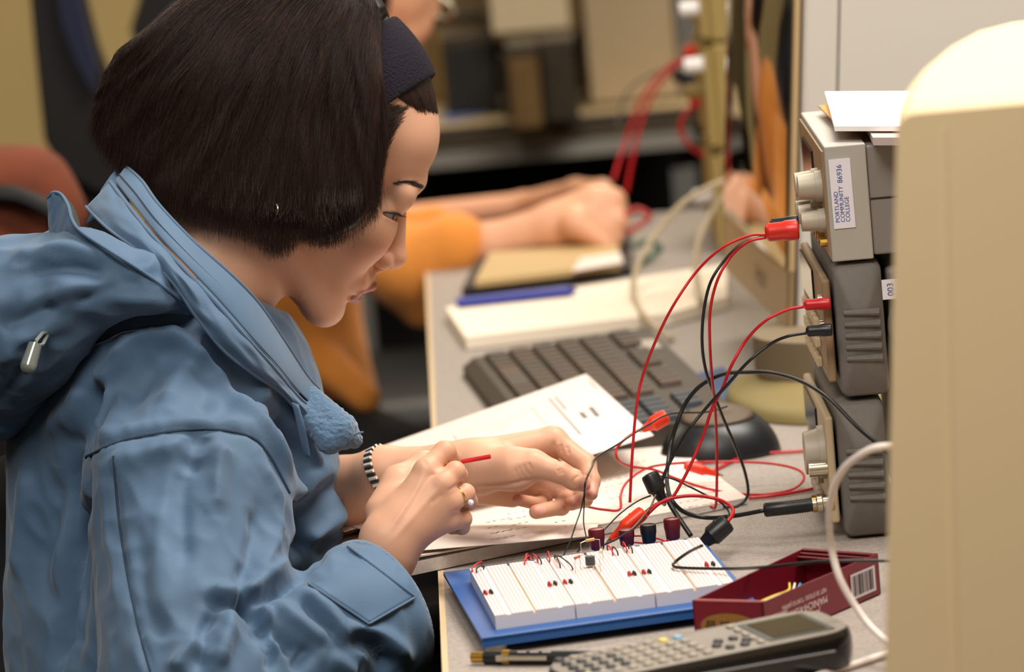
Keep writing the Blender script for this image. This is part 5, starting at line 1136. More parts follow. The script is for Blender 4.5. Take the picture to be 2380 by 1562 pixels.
sk = [pr((900, 560, 5.35, 45), (1150, 578, 5.30, 62)), pr((1150, 578, 5.30, 62), (1290, 528, 5.28, 56)), pr((1290, 528, 5.28, 60), (1385, 495, 5.28, 66)), pr((1350, 560, 5.28, 44), (1400, 540, 5.27, 52)),
      pr((1385, 470, 5.27, 40), (1430, 462, 5.27, 22)), pr((1430, 462, 5.27, 22), (1452, 500, 5.29, 17)), pr((1400, 500, 5.27, 40), (1444, 510, 5.26, 19)), pr((1444, 510, 5.26, 19), (1440, 535, 5.30, 15)), pr((1400, 540, 5.27, 30), (1432, 556, 5.26, 17)), pr((1390, 570, 5.27, 26), (1418, 580, 5.27, 15)), pr((1340, 520, 5.25, 40), (1420, 575, 5.24, 17)),
      pr((900, 520, 5.75, 40), (1220, 478, 5.7, 32)), pr((1220, 478, 5.7, 32), (1340, 452, 5.6, 36)), pr((1340, 452, 5.6, 36), (1400, 440, 5.5, 24)), pr((1400, 440, 5.5, 22), (1440, 470, 5.45, 14)),
      pr((880, -120, 5.55, 150), (915, -20, 5.55, 98)), pr((915, -20, 5.55, 98), (950, 66, 5.55, 50)), pr((985, -60, 5.55, 34), (1006, 22, 5.55, 19)), pr((965, 50, 5.55, 34), (975, 52, 5.55, 32)), pr((860, 40, 5.55, 80), (780, 260, 5.55, 90))]
b2 = sdfmesh('body', sk, skin2, p2, 0.0045, 0.007, p2o)
sw = [pr((640, 330, 5.5, 190), (640, 650, 5.5, 200)), pr((640, 650, 5.5, 190), (765, 905, 5.5, 112)), pr((620, 380, 5.38, 95), (800, 560, 5.35, 92)), pr((800, 540, 5.35, 92), (960, 630, 5.32, 98)), pr((960, 630, 5.32, 98), (1058, 575, 5.30, 84)), pr((965, 655, 5.32, 60), (985, 722, 5.32, 50)), pr((700, 380, 5.65, 90), (930, 560, 5.72, 60)), pr((930, 560, 5.72, 60), (1010, 520, 5.72, 46)), pr((700, 800, 5.45, 60), (850, 925, 5.42, 40))]
s2 = sdfmesh('sweater', sw, m_or, p2, 0.007, 0.012, p2o)
sdfmesh('hair', [pr((850, -170, 5.55, 165), (820, -40, 5.55, 140)), pr((900, -260, 5.55, 60), (1000, -190, 5.55, 45))], m_hair if 'hair_dark_brown' in MATS else m_blk, p2, 0.008, 0.02, p2o)
g = MB().tube([PW(1000, -20, 5.50), PW(1050, 12, 5.48), PW(1058, 30, 5.48), PW(1040, 44, 5.49), PW(1015, 36, 5.5)], 0.0022, 6); g.v = [tuple(np.array(v)-p2o) for v in g.v]; obj('glasses', g, m_metal, p2, smooth=True)
sdfmesh('trousers', [pr((700, 1000, 5.5, 130), (960, 1090, 5.45, 95)), pr((960, 1090, 5.45, 90), (1010, 1800, 5.5, 70))], mat('dark_trousers', (30, 26, 26), 0.9), p2, 0.012, 0.02, p2o)
def office_chair(lab, x, y, rz, group=None, back=(0.46, 0.5), tilt=0.12, navy=False, bm_=None, zs=0.45):
    t = thing('office_chair', lab, 'chair', (x, y, 0), rz, group)
    obj('seat', MB().box((0, 0, zs), (0.46, 0.46, 0.07), bev=0.03), m_blk, t, smooth=True)
    R = np.array([[math.cos(-tilt), 0, math.sin(-tilt)], [0, 1, 0], [-math.sin(-tilt), 0, math.cos(-tilt)]])
    obj('backrest', MB().box((-0.23-tilt*0.3, 0, zs+0.17+back[1]/2), (0.075, back[0], back[1]), R=R, bev=0.03), bm_ or m_blk, t, smooth=True)
    obj('back_frame', MB().tube([(0, 0, zs-0.05), (-0.20, 0, zs-0.05), (-0.25, 0, zs+0.05), (-0.26, 0, zs+0.25)], 0.02, 8), m_blk, t, smooth=True)
    obj('post', MB().cone((0, 0, 0.08), (0, 0, zs-0.03), 0.028, 0.022, 14), m_blk, t, smooth=True)
    for k in range(5):
        a = 2*math.pi*k/5+0.3; l = obj('leg', MB().tube([(0, 0, 0.10), (0.22*math.cos(a), 0.22*math.sin(a), 0.065)], [0.024, 0.014], 8), m_blk, t, smooth=True)
        obj('caster', MB().sphere((0.22*math.cos(a), 0.22*math.sin(a), 0.028), (0.024, 0.024, 0.0275), 12, 8), m_blk, l, smooth=True)
    return t
office_chair('black office chair on which the blue jacketed person sits', -0.30, 0.36, 0, back=(0.40, 0.10), zs=0.448)
m_navy = mat('navy_fabric', (30, 36, 62), 0.9)
# left side: dark chair backs, an olive divider and rust coloured clothing
PD = 3.3
x0 = PY(-700, 300, PD)[0]; x1_ = PY(400, 300, PD)[0]
pt = thing('office_divider', 'tall olive beige fabric divider standing behind the chairs at the left', 'divider', ((x0+x1_)/2, PD, 0))
obj('panel', MB().box((0, 0, 0.83), (x1_-x0, 0.05, 1.58)), m_olive, pt)
obj('foot', MB().box((-(x1_-x0)*0.4, 0, 0.02), (0.06, 0.4, 0.04)), m_blk, pt); obj('foot', MB().box(((x1_-x0)*0.4, 0, 0.02), (0.06, 0.4, 0.04)), m_blk, pt)
def backshape(name, lab, poly, Y, th, m, m2=None, poly2=None, seatz=0.45, group=None):
    pts = [PY(x, y, Y) for x, y in poly]; c = np.mean(pts, 0); o = np.array([c[0], Y, 0]); t = thing('office_chair', lab, 'chair', o, 0, group)
    R_ = []
    for dy, s in ((0, .9), (0.015, 0.99), (th/2, 1), (th-0.015, 0.99), (th, .9)): R_.append([(p-c)*s+c-o+[0, dy, 0] for p in pts])
    obj('backrest', loft(MB(), R_), m, t, smooth=True)
    if poly2: 
        q = [PY(x, y, Y-0.002) for x, y in poly2]; obj('backrest_cushion', MB().prism([p-o for p in q], (0, -0.02, 0)), m2, t)['label'] = 'navy fabric cushion'
    zl = min(p[2] for p in pts)-0.0
    obj('back_frame', MB().tube([(0, th/2, zl-o[2]+0.05), (0.02, th/2, seatz)], 0.03, 8), m_blk, t, smooth=True)
    obj('seat', MB().box((0.12, th/2, seatz), (0.40, 0.42, 0.07), bev=.03), m_blk, t, smooth=True); obj('post', MB().cone((0.18, th/2, 0.06), (0.18, th/2, seatz-.03), 0.03, 0.025, 14), m_blk, t, smooth=True)
    for k in range(5):
        a = 2*math.pi*k/5; obj('leg', MB().tube([(0.18, th/2, 0.09), (0.18+0.22*math.cos(a), th/2+0.22*math.sin(a), 0.02)], [0.024, 0.018], 8), m_blk, t, smooth=True)
    return t
backshape('office_chair', 'tall black chair back with a navy edge between the divider and the dark hair', [(62, -60), (78, 120), (100, 330), (150, 420), (230, 470), (330, 470), (330, 300), (262, 230), (222, 120), (196, 20), (186, -60)], 2.1, 0.10, m_blk, m_navy, [(128, -50), (150, 60), (185, 150), (222, 215), (226, 150), (200, 40), (178, -50)])
backshape('office_chair', 'black chair back touching the top edge of the photo behind the hair', [(340, -80), (318, 10), (300, 70), (330, 180), (480, 200), (560, 100), (560, -80)], 2.62, 0.10, m_blk)
ro = PY(60, 470, 1.42)*[1, 1, 0]
m_rust = mat('rust_fabric', (124, 62, 38), 0.9, noise=.25, nscale=30)
ct3 = thing('cardigan', 'rust brown garment hung over a low chair, blurred behind the hood', 'clothing', ro)
sdfmesh('cloth', [pr((-140, 430, 4.95, 110), (70, 440, 4.95, 92)), pr((70, 440, 4.95, 92), (130, 500, 4.95, 78)), pr((-140, 520, 4.95, 130), (60, 640, 4.95, 90))], m_rust, ct3, 0.009, 0.02, ro)
st = MB().tube([PW(x, y, 4.90) for x, y in spline([(-120, 455), (-20, 450), (40, 455), (90, 475), (125, 500), (140, 560)], 6)], 0.009, 8); st.v = [tuple(np.array(v)-ro) for v in st.v]; obj('strap', st, m_blk, ct3, smooth=True)
office_chair('low black chair under the rust brown garment', ro[0]+0.20, ro[1]+0.02, 0, zs=0.40, back=(0.36, 0.26))
# second workstation on the same bench -------------------------------------------------
tb = D(1260, 618, 0); 
to = D(1250, 640, 0); X_, Y_ = np.array([1, 0.05, 0]), np.array([0, 1, 0])
def flat(name, lab, cat, corners, z0, th, m, group=None):
    c4 = [D(x, y, z0) for x, y in corners]; o = np.mean(c4, 0); mb = MB().prism([c-o for c in c4], (0, 0, th)); r = obj(name, mb, m); r.location = o; tag(r, lab, cat, group); return r
flat('circuit_trainer', 'dark low tray under the hands of the orange sweater wearer', 'tray', [(1075, 690), (1470, 640), (1470, 560), (1120, 600)], 0.0005, 0.008, m_blk)
flat('wooden_board', 'tan board lying on the dark tray beneath the far hands', 'board', [(1105, 668), (1440, 628), (1440, 575), (1140, 600)], 0.009, 0.006, mat('tan_board', (190, 160, 110), 0.6))
flat('paper_slip', 'small white slip of paper lying on the tan board', 'paper', [(1330, 632), (1448, 612), (1440, 588), (1350, 602)], 0.0155, 0.001, m_pap)
flat('reference_binder', 'wide cream book of pages lying closed between keyboard and far tray', 'book', [(1085, 812), (1560, 756), (1692, 716), (1690, 640), (1038, 742)], 0.0005, 0.011, m_pap2)
pb = D(1062, 704, 0.0165); pe_ = D(1325, 676, 0.0165); q = MB().cone(pb, pe_, 0.0046, 0.0046, 12); q.cone(pe_, pe_+(pe_-pb)*0.06, 0.0046, 0.001, 12); tag(centre(obj('ballpoint_pen', q, mat('blue_pen', (26, 40, 150), 0.3), smooth=True)), 'blue ballpoint pen lying on the cream book', 'pen')
# far instruments beside the CRT
m_oli = mat('olive_panel', (150, 128, 72), 0.6); FY = 1.62
fx0 = PY(1648, 300, FY)[0]
for i, (za, zb2, lab) in enumerate(((DESK+0.0005, DESK+0.10, 'lowest blurred instrument of the far stack beside the CRT'), (DESK+0.102, DESK+0.205, 'middle blurred instrument of the far stack beside the CRT'), (DESK+0.207, DESK+0.34, 'topmost blurred instrument of the far stack with red plug'))):
    o = np.array([fx0+0.16, FY+0.11, za]); t = thing('bench_instrument', lab, 'instrument', o); 
    obj('case', MB().box((0.004, 0, (zb2-za)/2), (0.31, 0.21, zb2-za), bev=.004), m_oli, t); obj('front_panel', MB().box((-0.155, 0, (zb2-za)/2), (0.008, 0.20, zb2-za-0.01)), m_oli, t)
    for k in ((1,), (1, 2), (0, 2))[i]:
        zk = (zb2-za)*(0.25+0.28*k); obj('knob', MB().cone((-0.159, -0.09+0.03*(k % 2), zk), (-0.178, -0.09+0.03*(k % 2), zk), 0.008, 0.007, 14), m_bbw if (i != 1 or k == 2) else m_oli, t, smooth=True)
# back bench
BY0, BY1 = 2.92, 3.32
e0 = PY(900, 350, BY0); xr_ = PY(1622, 300, BY0)[0]; zt = DESK
bd = thing('back_bench', 'far tan bench with a grey apron, blurred behind the orange sweater wearer', 'desk', (0.0, (BY0+BY1)/2, 0))
xl_ = -0.12
obj('desk_top', MB().box(((xl_+xr_)/2, 0, zt-0.012), (xr_-xl_, BY1-BY0, 0.024)), mat('back_top', (178, 156, 116), 0.6), bd)
obj('edge_strip', MB().box(((xl_+xr_)/2, -(BY1-BY0)/2-0.004, zt-0.009), (xr_-xl_, 0.008, 0.016)), mat('dark_edge', (70, 58, 44), 0.6), bd)
obj('apron', MB().box(((xl_+xr_)/2, -(BY1-BY0)/2+0.02, zt-0.034), (xr_-xl_-0.01, 0.02, 0.034)), mat('apron_grey', (160, 154, 142), 0.6), bd)
for lx in (xl_+0.03, xr_-0.02): obj('leg', MB().box((lx, -(BY1-BY0)/2+0.03, 0.33), (0.030, 0.03, 0.66)), mat('leg_grey', (112, 110, 104), 0.6), bd)
obj('shade_panel', MB().box(((xl_+xr_)/2, (BY1-BY0)/2-0.03, 0.36), (xr_-xl_-0.02, 0.02, 0.70)), mat('under_bench_shade', (8, 8, 8), 0.9), bd)  # black sheet added to stand in for the shade under the bench
Yb = 2.98
def bb_(px0, py0, px1, py1, Y): a, b = PY(px0, py0, Y), PY(px1, py1, Y); return min(a[0], b[0]), max(a[0], b[0]), b[2], a[2]
def deskbox(name, lab, cat, px0, py0, px1, Y, dep, m, parts=None, group=None):
    x0, x1, _, zt_ = bb_(px0, py0, px1, py0, Y); zt_ = max(zt_, DESK+0.02); o = np.array([(x0+x1)/2, Y+dep/2, DESK+0.0005]); t = thing(name, lab, cat, o); obj('case', MB().box((0, 0, (zt_-DESK)/2), (x1-x0, dep, zt_-DESK-0.001), bev=.006), m, t)
    if parts: parts(t, x1-x0, dep, zt_-DESK)
    return t
def pcparts(t, w, d, h_):
    obj('front_panel', MB().box((0, -d/2-0.004, h_/2), (w*0.94, 0.008, h_*0.96)), mat('pc_front', (190, 166, 128), 0.6), t); obj('drive_bay', MB().box((w*0.0, -d/2-0.010, h_*0.8), (w*0.7, 0.006, 0.04)), mat('pc_bay', (172, 150, 116), 0.6), t)
deskbox('computer_tower', 'beige computer tower on the far bench, its top cut by the frame', 'computer', 1338, -150, 1552, 3.0, 0.2, mat('pc_beige', (186, 164, 128), 0.6), pcparts)
def ventparts(t, w, d, h_):
    for k in range(5): obj('vent_slat', MB().box((-w*0.4+w*0.2*k, -d/2-0.004, h_*0.65), (w*0.08, 0.006, h_*0.5)), mat('vent_grey', (132, 134, 132), 0.6), t)
deskbox('ribbed_box', 'grey ribbed box standing right of the beige tower', 'box', 1556, -120, 1612, 3.0, 0.2, mat('ribbed_grey', (150, 144, 130), 0.6), ventparts)
# monitor on the bench
mx0, mx1, _, mz = bb_(1118, -260, 1318, -260, 2.95); mzb = PY(1200, 98, 2.95)[2]
t = thing('crt_monitor', 'pale screened monitor on the far bench, over dark clutter', 'monitor', ((mx0+mx1)/2, 3.05, DESK)); w_ = mx1-mx0
obj('bezel', MB().box((0, 0, (mzb+mz)/2-DESK), (w_, 0.2, mz-mzb), bev=.01), mat('far_bezel', (120, 96, 58), 0.6), t)
obj('screen', MB().box((-0.006, -0.102, (mzb+mz)/2-DESK+0.006), (w_*0.90, 0.006, (mz-mzb)*0.92)), mat('far_screen', (206, 186, 150), 0.5), t)
obj('base', MB().box((0, 0.0, 0.035), (w_*0.7, 0.18, 0.07), bev=.01), mat('dark_base', (40, 36, 28), 0.6), t); obj('neck', MB().cone((0, 0, 0.06), (0, 0, mzb-DESK+0.01), 0.05, 0.06, 16), m_blk, t)
for (a, b, c, d_, col, lab) in ((1165, 150, 1262, 2.93, (34, 32, 28), 'dark box of clutter standing left under the pale screen'), (1180, 130, 1250, 2.80, (120, 90, 48), 'brown carton in front of the pale screen'), (1255, 118, 1335, 2.84, (62, 52, 34), 'dark brown case leaning by the tower'), (1025, 110, 1150, 3.0, (30, 30, 28), 'black box on the far bench beside the face'), (1010, 60, 1120, 3.12, (150, 122, 62), 'khaki box at the rear of the far bench')):
    deskbox('storage_box', lab, 'box', a, b, c, d_, 0.10, mat('clutter_%d' % col[0], col, 0.8, noise=.3, nscale=20), lambda t, w, d, h_: obj('lid', MB().box((0, 0, h_+0.004), (w*1.02, d*1.02, 0.012)), mat('clutter_lid', (60, 50, 34), 0.8), t))
flat('blue_sheet', 'blue and white paper lying on the left of the far bench', 'paper', [(1030, 285), (1130, 268), (1170, 240), (1040, 250)], 0.0005, 0.003, mat('blue_paper', (100, 120, 178), 0.7))
deskbox('wall_cabinet', 'tan cabinet filling the rear right of the far bench', 'cabinet', 900, -400, 1700, 3.19, 0.06, mat('cabinet_tan', (120, 98, 62), 0.7))
# blurred cables
def cable(name, lab, pts, r, m, group=None, cat='cable', k=8, extra=None):
    W_ = []
    for p in pts:
        if p[2] <= 0: W_.append(D(p[0], p[1], -p[2] if p[2] else r+0.0004))
        else:
            q = PW(*p[:3])
            if q[2] < DESK+r+0.0003 and q[0] > -0.01: q = D(p[0], p[1], r+0.0004)
            W_.append(q)
    o = obj(name, MB().tube(spline(W_, k), r, 8), m, smooth='all'); centre(o); tag(o, lab, cat, group); return o
m_cb = mat('cable_beige', (188, 170, 140), 0.5); m_red = mat('wire_red', (196, 22, 30), 0.35); m_bw = mat('wire_black', (22, 24, 24), 0.35); m_wc = mat('cable_white', (238, 226, 218), 0.45); m_clipr = mat('clip_red', (232, 56, 20), 0.35)
cable('beige_cable', 'thick beige cable arching from the CRT down to the cream book, outer one', [(1720, 412, 4.95), (1660, 430, 4.95), (1590, 470, 4.95), (1530, 535, 4.95), (1490, 600, 4.93), (1472, 660, 4.90), (1480, 710, 4.86), (1510, 748, -0.0155), (1560, 790, 0)], 0.0030, m_cb)
cable('beige_cable', 'thick beige cable arching from the CRT, the inner and shorter one', [(1720, 430, 4.95), (1680, 460, 4.95), (1645, 510, 4.95), (1622, 570, 4.93), (1618, 640, 4.9), (1630, 700, -0.0155)], 0.0030, m_cb)
rp = PY(1625, 118, FY+0.02); 
cable('red_lead', 'blurred red lead from the far red plug down to the far hands, left strand', [(1605, 130, 5.35), (1560, 150, 5.35), (1510, 200, 5.35), (1475, 270, 5.35), (1450, 340, 5.35), (1425, 420, 5.33)], 0.0020, m_red)
cable('red_lead', 'blurred red lead from the far red plug down to the far hands, right strand', [(1605, 136, 5.33), (1565, 160, 5.33), (1520, 215, 5.33), (1490, 290, 5.33), (1470, 370, 5.33), (1455, 450, 5.33)], 0.0020, m_red)
cable('grey_lead', 'thin grey lead looping behind the blurred red leads', [(1600, 150, 5.45), (1520, 170, 5.45), (1460, 210, 5.45), (1438, 270, 5.45), (1440, 300, 5.45)], 0.0014, mat('grey_wire', (96, 94, 84), 0.5))
cable('red_lead', 'red lead looping out of the lower far plug and back behind the CRT', [(1610, 248, 5.35), (1590, 270, 5.35), (1582, 300, 5.35), (1600, 335, 5.35), (1640, 362, 5.35), (1700, 378, 5.35)], 0.0026, m_red)
def plug(lab, a, b, r, m, w, cat='plug', name='banana_plug', nose=None):
    A_, B_ = PW(*a, w), PW(*b, w); t = thing(name, lab, cat, A_); d = B_-A_; q = MB(); q.tube([d*0, d*0.05, d*0.12, d*0.55, d*0.6, d*0.95, d], [r*0.5, r*0.85, r, r, r*1.12, r*1.12, r*0.9], 14); obj('body', q, m, t, smooth=True)
    if nose: obj('pin', MB().cone(d, d*1.25, r*0.4, r*0.4, 10), m_metal, t, smooth=True)
    return t
plug('red plug in the topmost far instrument', (1590, 125), (1650, 112), 0.0075, m_clipr, 5.33); plug('red plug low in the far stack, below the dark plug', (1602, 240), (1652, 228), 0.0075, m_red, 5.33); plug('dark plug between the two blurred red plugs', (1565, 168), (1630, 200), 0.008, m_bpl, 5.38)
for (x, y, c_, lb) in ((1505, 575, (30, 90, 66), 'small green wire loop by the far hands'), (1480, 500, (170, 40, 34), 'small red wire loop by the far hands')):
    cable('wire_loop', lb, [(x-30, y, 5.2), (x, y-14, 5.2), (x+30, y+2, 5.2), (x+8, y+22, 5.2), (x-22, y+40, 5.18)], 0.0028, mat('loop_%d' % c_[0], c_, 0.5), cat='wire')
# ================================================================ leads and jumper wires at the breadboard
cable('red_lead', 'red lead arching highest from the power supply plug straight down to the board', [(1780, 545, 3.76), (1740, 548, 3.76), (1680, 575, 3.76), (1620, 630, 3.77), (1565, 710, 3.77), (1525, 790, 3.78), (1495, 870, 3.79), (1480, 940, 3.79), (1470, 1050, 3.79), (1464, 1168, 3.79)], 0.00105, m_red)
cable('red_lead', 'red lead running close beside the black one down to the notebook corner', [(1780, 552, 3.75), (1740, 562, 3.75), (1700, 595, 3.76), (1668, 650, 3.76), (1651, 720, 3.77), (1650, 800, 3.78), (1655, 880, 3.80), (1662, 950, 3.83), (1666, 1050, 3.86), (1664, 1172, 3.88), (1650, 1178, 3.88)], 0.00105, m_red)
cable('black_lead', 'black lead from the power supply plug curving down to the notebook corner', [(1782, 547, 3.77), (1720, 570, 3.77), (1680, 610, 3.77), (1650, 660, 3.77), (1635, 730, 3.78), (1632, 800, 3.79), (1640, 860, 3.80), (1655, 905, 3.82), (1680, 970, 3.85), (1710, 1040, 3.88), (1732, 1100, 3.90), (1738, 1150, 3.91), (1715, 1176, 3.91), (1680, 1178, 3.91)], 0.00115, m_bw)
cable('red_lead', 'red lead sweeping from the multimeter plug down to the red clip', [(1868, 713, 3.74), (1830, 720, 3.74), (1780, 745, 3.74), (1735, 790, 3.75), (1700, 850, 3.75), (1680, 900, 3.76), (1655, 950, 3.76), (1635, 1010, 3.77), (1610, 1070, 3.77), (1585, 1120, 3.77), (1560, 1158, 3.77), (1525, 1172, 3.77), (1500, 1190, 3.77)], 0.00115, m_red)
cable('black_lead', 'black lead sweeping from the multimeter plug down to the black clip', [(1874, 774, 3.73), (1830, 782, 3.73), (1790, 800, 3.74), (1740, 840, 3.74), (1690, 895, 3.75), (1640, 950, 3.76), (1600, 1000, 3.76), (1570, 1050, 3.77), (1545, 1100, 3.77), (1534, 1140, 3.77)], 0.00115, m_bw)
cable('probe_cable', 'thick black probe cable coming over the knob and looping round to the probe', [(2330, 1290, 0), (2250, 1230, 0), (2170, 1150, 3.58), (2110, 1095, 3.60), (2040, 1032, 3.64), (1990, 990, 3.66), (1930, 930, 3.70), (1870, 890, 3.74), (1800, 868, 3.78), (1740, 865, 3.80), (1680, 870, 3.82), (1630, 895, 3.83), (1595, 935, 3.84), (1575, 980, 3.84), (1560, 1030, 3.84), (1552, 1080, 3.83), (1550, 1120, 3.82), (1560, 1160, 3.80), (1590, 1190, 3.80), (1640, 1203, 3.80), (1700, 1200, 3.79), (1778, 1186, 3.78)], 0.0016, m_bw)
cable('black_lead', 'thin black lead running from the mouse over the paper into the pinching fingers', [(1690, 945, 3.95), (1640, 958, 3.93), (1560, 962, 3.90), (1510, 985, 3.88), (1440, 1030, 3.85), (1385, 1064, 3.822), (1376, 1085, 3.805), (1366, 1106, 3.790), (1360, 1125, 3.783), (1358, 1150, 3.790)], 0.0007, m_bw)
cable('hanging_wire', 'thin dark wire hanging from the fingertips, left one of the pair', [(1358, 1148, 3.79), (1350, 1185, 3.79), (1338, 1220, 3.78), (1325, 1258, 3.775), (1307, 1297, 3.77)], 0.0005, m_bw, 'wires hanging from the fingertips')
cable('hanging_wire', 'thin dark wire hanging from the fingertips, right one of the pair', [(1359, 1148, 3.79), (1357, 1185, 3.79), (1357, 1220, 3.785), (1366, 1262, 3.78)], 0.0005, m_bw, 'wires hanging from the fingertips')
cable('red_lead', 'long looping red lead from the red clip by the mouse across the notebook', [(1515, 985, 3.92), (1470, 1008, 3.90), (1435, 1040, 3.90), (1436, 1068, 3.90), (1465, 1084, 3.92), (1520, 1092, 3.94), (1570, 1112, 3.95), (1640, 1135, 3.96), (1710, 1147, 3.97), (1780, 1149, 3.97), (1840, 1138, 3.97), (1868, 1115, 3.98), (1858, 1094, 3.99), (1810, 1080, 4.0), (1740, 1074, 4.0), (1650, 1074, 4.0), (1560, 1078, 3.98), (1500, 1090, 3.95), (1458, 1120, 3.92), (1443, 1150, 3.88), (1440, 1184, 3.86), (1400, 1184, 3.86), (1358, 1176, 3.86)], 0.0010, m_red)
cable('red_lead', 'red lead coming from behind the stack to the red clip lying on the desk', [(1905, 1045, 0), (1840, 1050, 0), (1780, 1054, 0), (1730, 1062, 0), (1690, 1078, 0), (1655, 1096, 0)], 0.0012, m_red)
cable('red_lead', 'short end of red lead lying on the desk against the function generator', [(1910, 1130, 0), (1870, 1140, 0), (1800, 1152, 0), (1740, 1158, 0)], 0.0012, m_red)
cable('red_lead', 'red lead looping from the red clip over to the black clip at the board corner', [(1500, 1200, 3.77), (1530, 1172, 3.77), (1560, 1158, 3.77), (1610, 1152, 3.77), (1660, 1158, 3.77), (1696, 1174, 3.76), (1704, 1192, 3.75), (1692, 1212, 3.74)], 0.0013, m_red)
cable('black_lead', 'thin black lead from the standing black clip to the black clip at the board corner', [(1515, 1103, 3.79), (1560, 1112, 3.79), (1600, 1130, 3.79), (1640, 1150, 3.78), (1675, 1168, 3.77), (1694, 1190, 3.76), (1692, 1205, 3.75)], 0.0007, m_bw)
cable('black_lead', 'black lead from the corner clip dipping to the board and running out to the right', [(1632, 1268, -0.040), (1600, 1284, -0.032), (1572, 1304, -0.0255), (1565, 1315, -0.0240), (1590, 1320, -0.0240), (1700, 1322, -0.0260), (1780, 1318, -0.036), (1900, 1306, -0.042), (2000, 1303, -0.042), (2110, 1308, -0.036), (2200, 1335, -0.015), (2320, 1360, 0)], 0.0011, m_bw, k=10)
cable('black_lead', 'stiff black lead slanting from the standing black clip to the board edge', [(1546, 1150, 3.79), (1562, 1180, 3.785), (1585, 1215, 3.78), (1606, 1246, 3.775)], 0.0018, m_bw)
cable('black_lead', 'thin black lead slanting down left from the black clip past the left post', [(1512, 1152, 3.78), (1480, 1166, 3.77), (1440, 1195, 3.76), (1400, 1235, 3.735), (1365, 1262, 3.75), (1342, 1283, 3.765)], 0.0006, m_bw)
cable('grey_lead', 'thin grey lead dropping from the black clip across the second post', [(1524, 1150, 3.775), (1514, 1175, 3.77), (1502, 1192, 3.765), (1470, 1228, 3.73), (1435, 1252, 3.74), (1405, 1266, 3.75)], 0.0007, mat('grey_wire', (96, 94, 84), 0.5))
cable('white_cable', 'thick white cable curving out beside the foreground monitor', [(2300, 1330, 0), (2240, 1200, 3.40), (2180, 1080, 3.38), (2120, 1035, 3.33), (2066, 1037, 3.30), (2020, 1046, 3.30), (1965, 1085, 3.32), (1936, 1140, 3.34), (1927, 1200, 3.36), (1932, 1270, 3.38), (1952, 1345, 3.38), (1992, 1415, 3.38), (2035, 1468, 3.37), (2110, 1525, 3.34), (2200, 1560, 0)], 0.0023, m_wc)
cable('white_cable', 'short end of white cable on the desk beside the calculator', [(2130, 1500, 0), (2060, 1520, 0), (1990, 1543, 0), (1925, 1562, 0), (1880, 1580, 0)], 0.0023, m_wc)
cable('red_lead', 'red wire lying in a loop along the far edge of the breadboard', [(1420, 1256, 3.76), (1450, 1248, 3.76), (1500, 1246, 3.765), (1545, 1258, 3.765), (1500, 1262, 3.76), (1450, 1258, 3.76)], 0.0007, m_red)
cable('red_lead', 'short red wire lying over the far right corner of the breadboard', [(1548, 1256, 3.76), (1580, 1261, 3.76), (1602, 1263, 3.755)], 0.0007, m_red)
plug('big red double plug in the power supply', (1778, 541), (1856, 533), 0.0066, mat('plug_red', (206, 40, 24), 0.35), 3.75); plug('red plug in the bench multimeter', (1868, 709), (1930, 705), 0.0040, m_red, 3.745); plug('black plug in the bench multimeter', (1873, 770), (1934, 766), 0.0040, m_bpl, 3.735)
plug('black plug behind the red double plug', (1790, 524), (1856, 518), 0.0050, m_bpl, 3.79)
pb_ = thing('probe_connector', 'black cable connector with metal end in the function generator socket', 'connector', PW(1775, 1186, 3.775)); A_ = PW(1775, 1186, 3.775)
d = PW(1888, 1172, 3.775)-A_; q = MB(); q.tube([d*0, d*0.04, d*0.5, d], [0.0038, 0.0050, 0.0052, 0.0050], 16); obj('body', q, m_bpl, pb_, smooth=True)
for k in range(7): obj('ridge', MB().cone(d*(0.58+0.05*k), d*(0.595+0.05*k), 0.0055, 0.0055, 16), m_bpl, pb_, smooth=True)
q = MB(); q.tube([d*1.0, d*1.08, d*1.1, d*1.2, d*1.22, d*1.34], [0.004, 0.004, 0.0066, 0.0066, 0.0050, 0.0048], 16); obj('metal_collar', q, m_metal, pb_, smooth=True)
def gator(lab, a, b, w, m, r=0.0042):
    A_, B_ = PW(*a, w), PW(*b, w+0.0); t = thing('alligator_clip', lab, 'clip', A_); d = B_-A_; q = MB(); q.tube([d*0, d*0.03, d*0.10, d*0.48, d*0.56, d*0.64, d*0.97, d], [r*0.4, r*0.85, r*0.95, r*1.0, r*1.0, r*0.72, r*0.42, r*0.2], 14); obj('sleeve', q, m, t, smooth=True); obj('grip', MB().box(d*0.34+CU*r*0.75, (r*1.1, r*0.9, r*0.5), bev=r*0.2), m, t, smooth=True); obj('jaw', MB().cone(d, d*1.12, r*0.35, r*0.12, 8), m_metal, t, smooth=True); return t
gator('bright red clip reaching between the two left posts', (1498, 1188), (1418, 1256), 3.765, m_clipr, 0.0056)
gator('red clip lying beside the mouse at the printed sheet corner', (1552, 966), (1492, 1000), 3.95, m_clipr, 0.0060)
gator('red clip lying flat on the desk right of the notebook corner', (1590, 1080), (1672, 1104), 3.99, m_clipr, 0.0040)
gator('black clip at the far right corner of the breadboard', (1694, 1212), (1624, 1272), 3.74, m_bpl, 0.0074)
gator('black clip standing behind the posts above the notebook', (1508, 1100), (1542, 1168), 3.785, m_bpl, 0.0068)
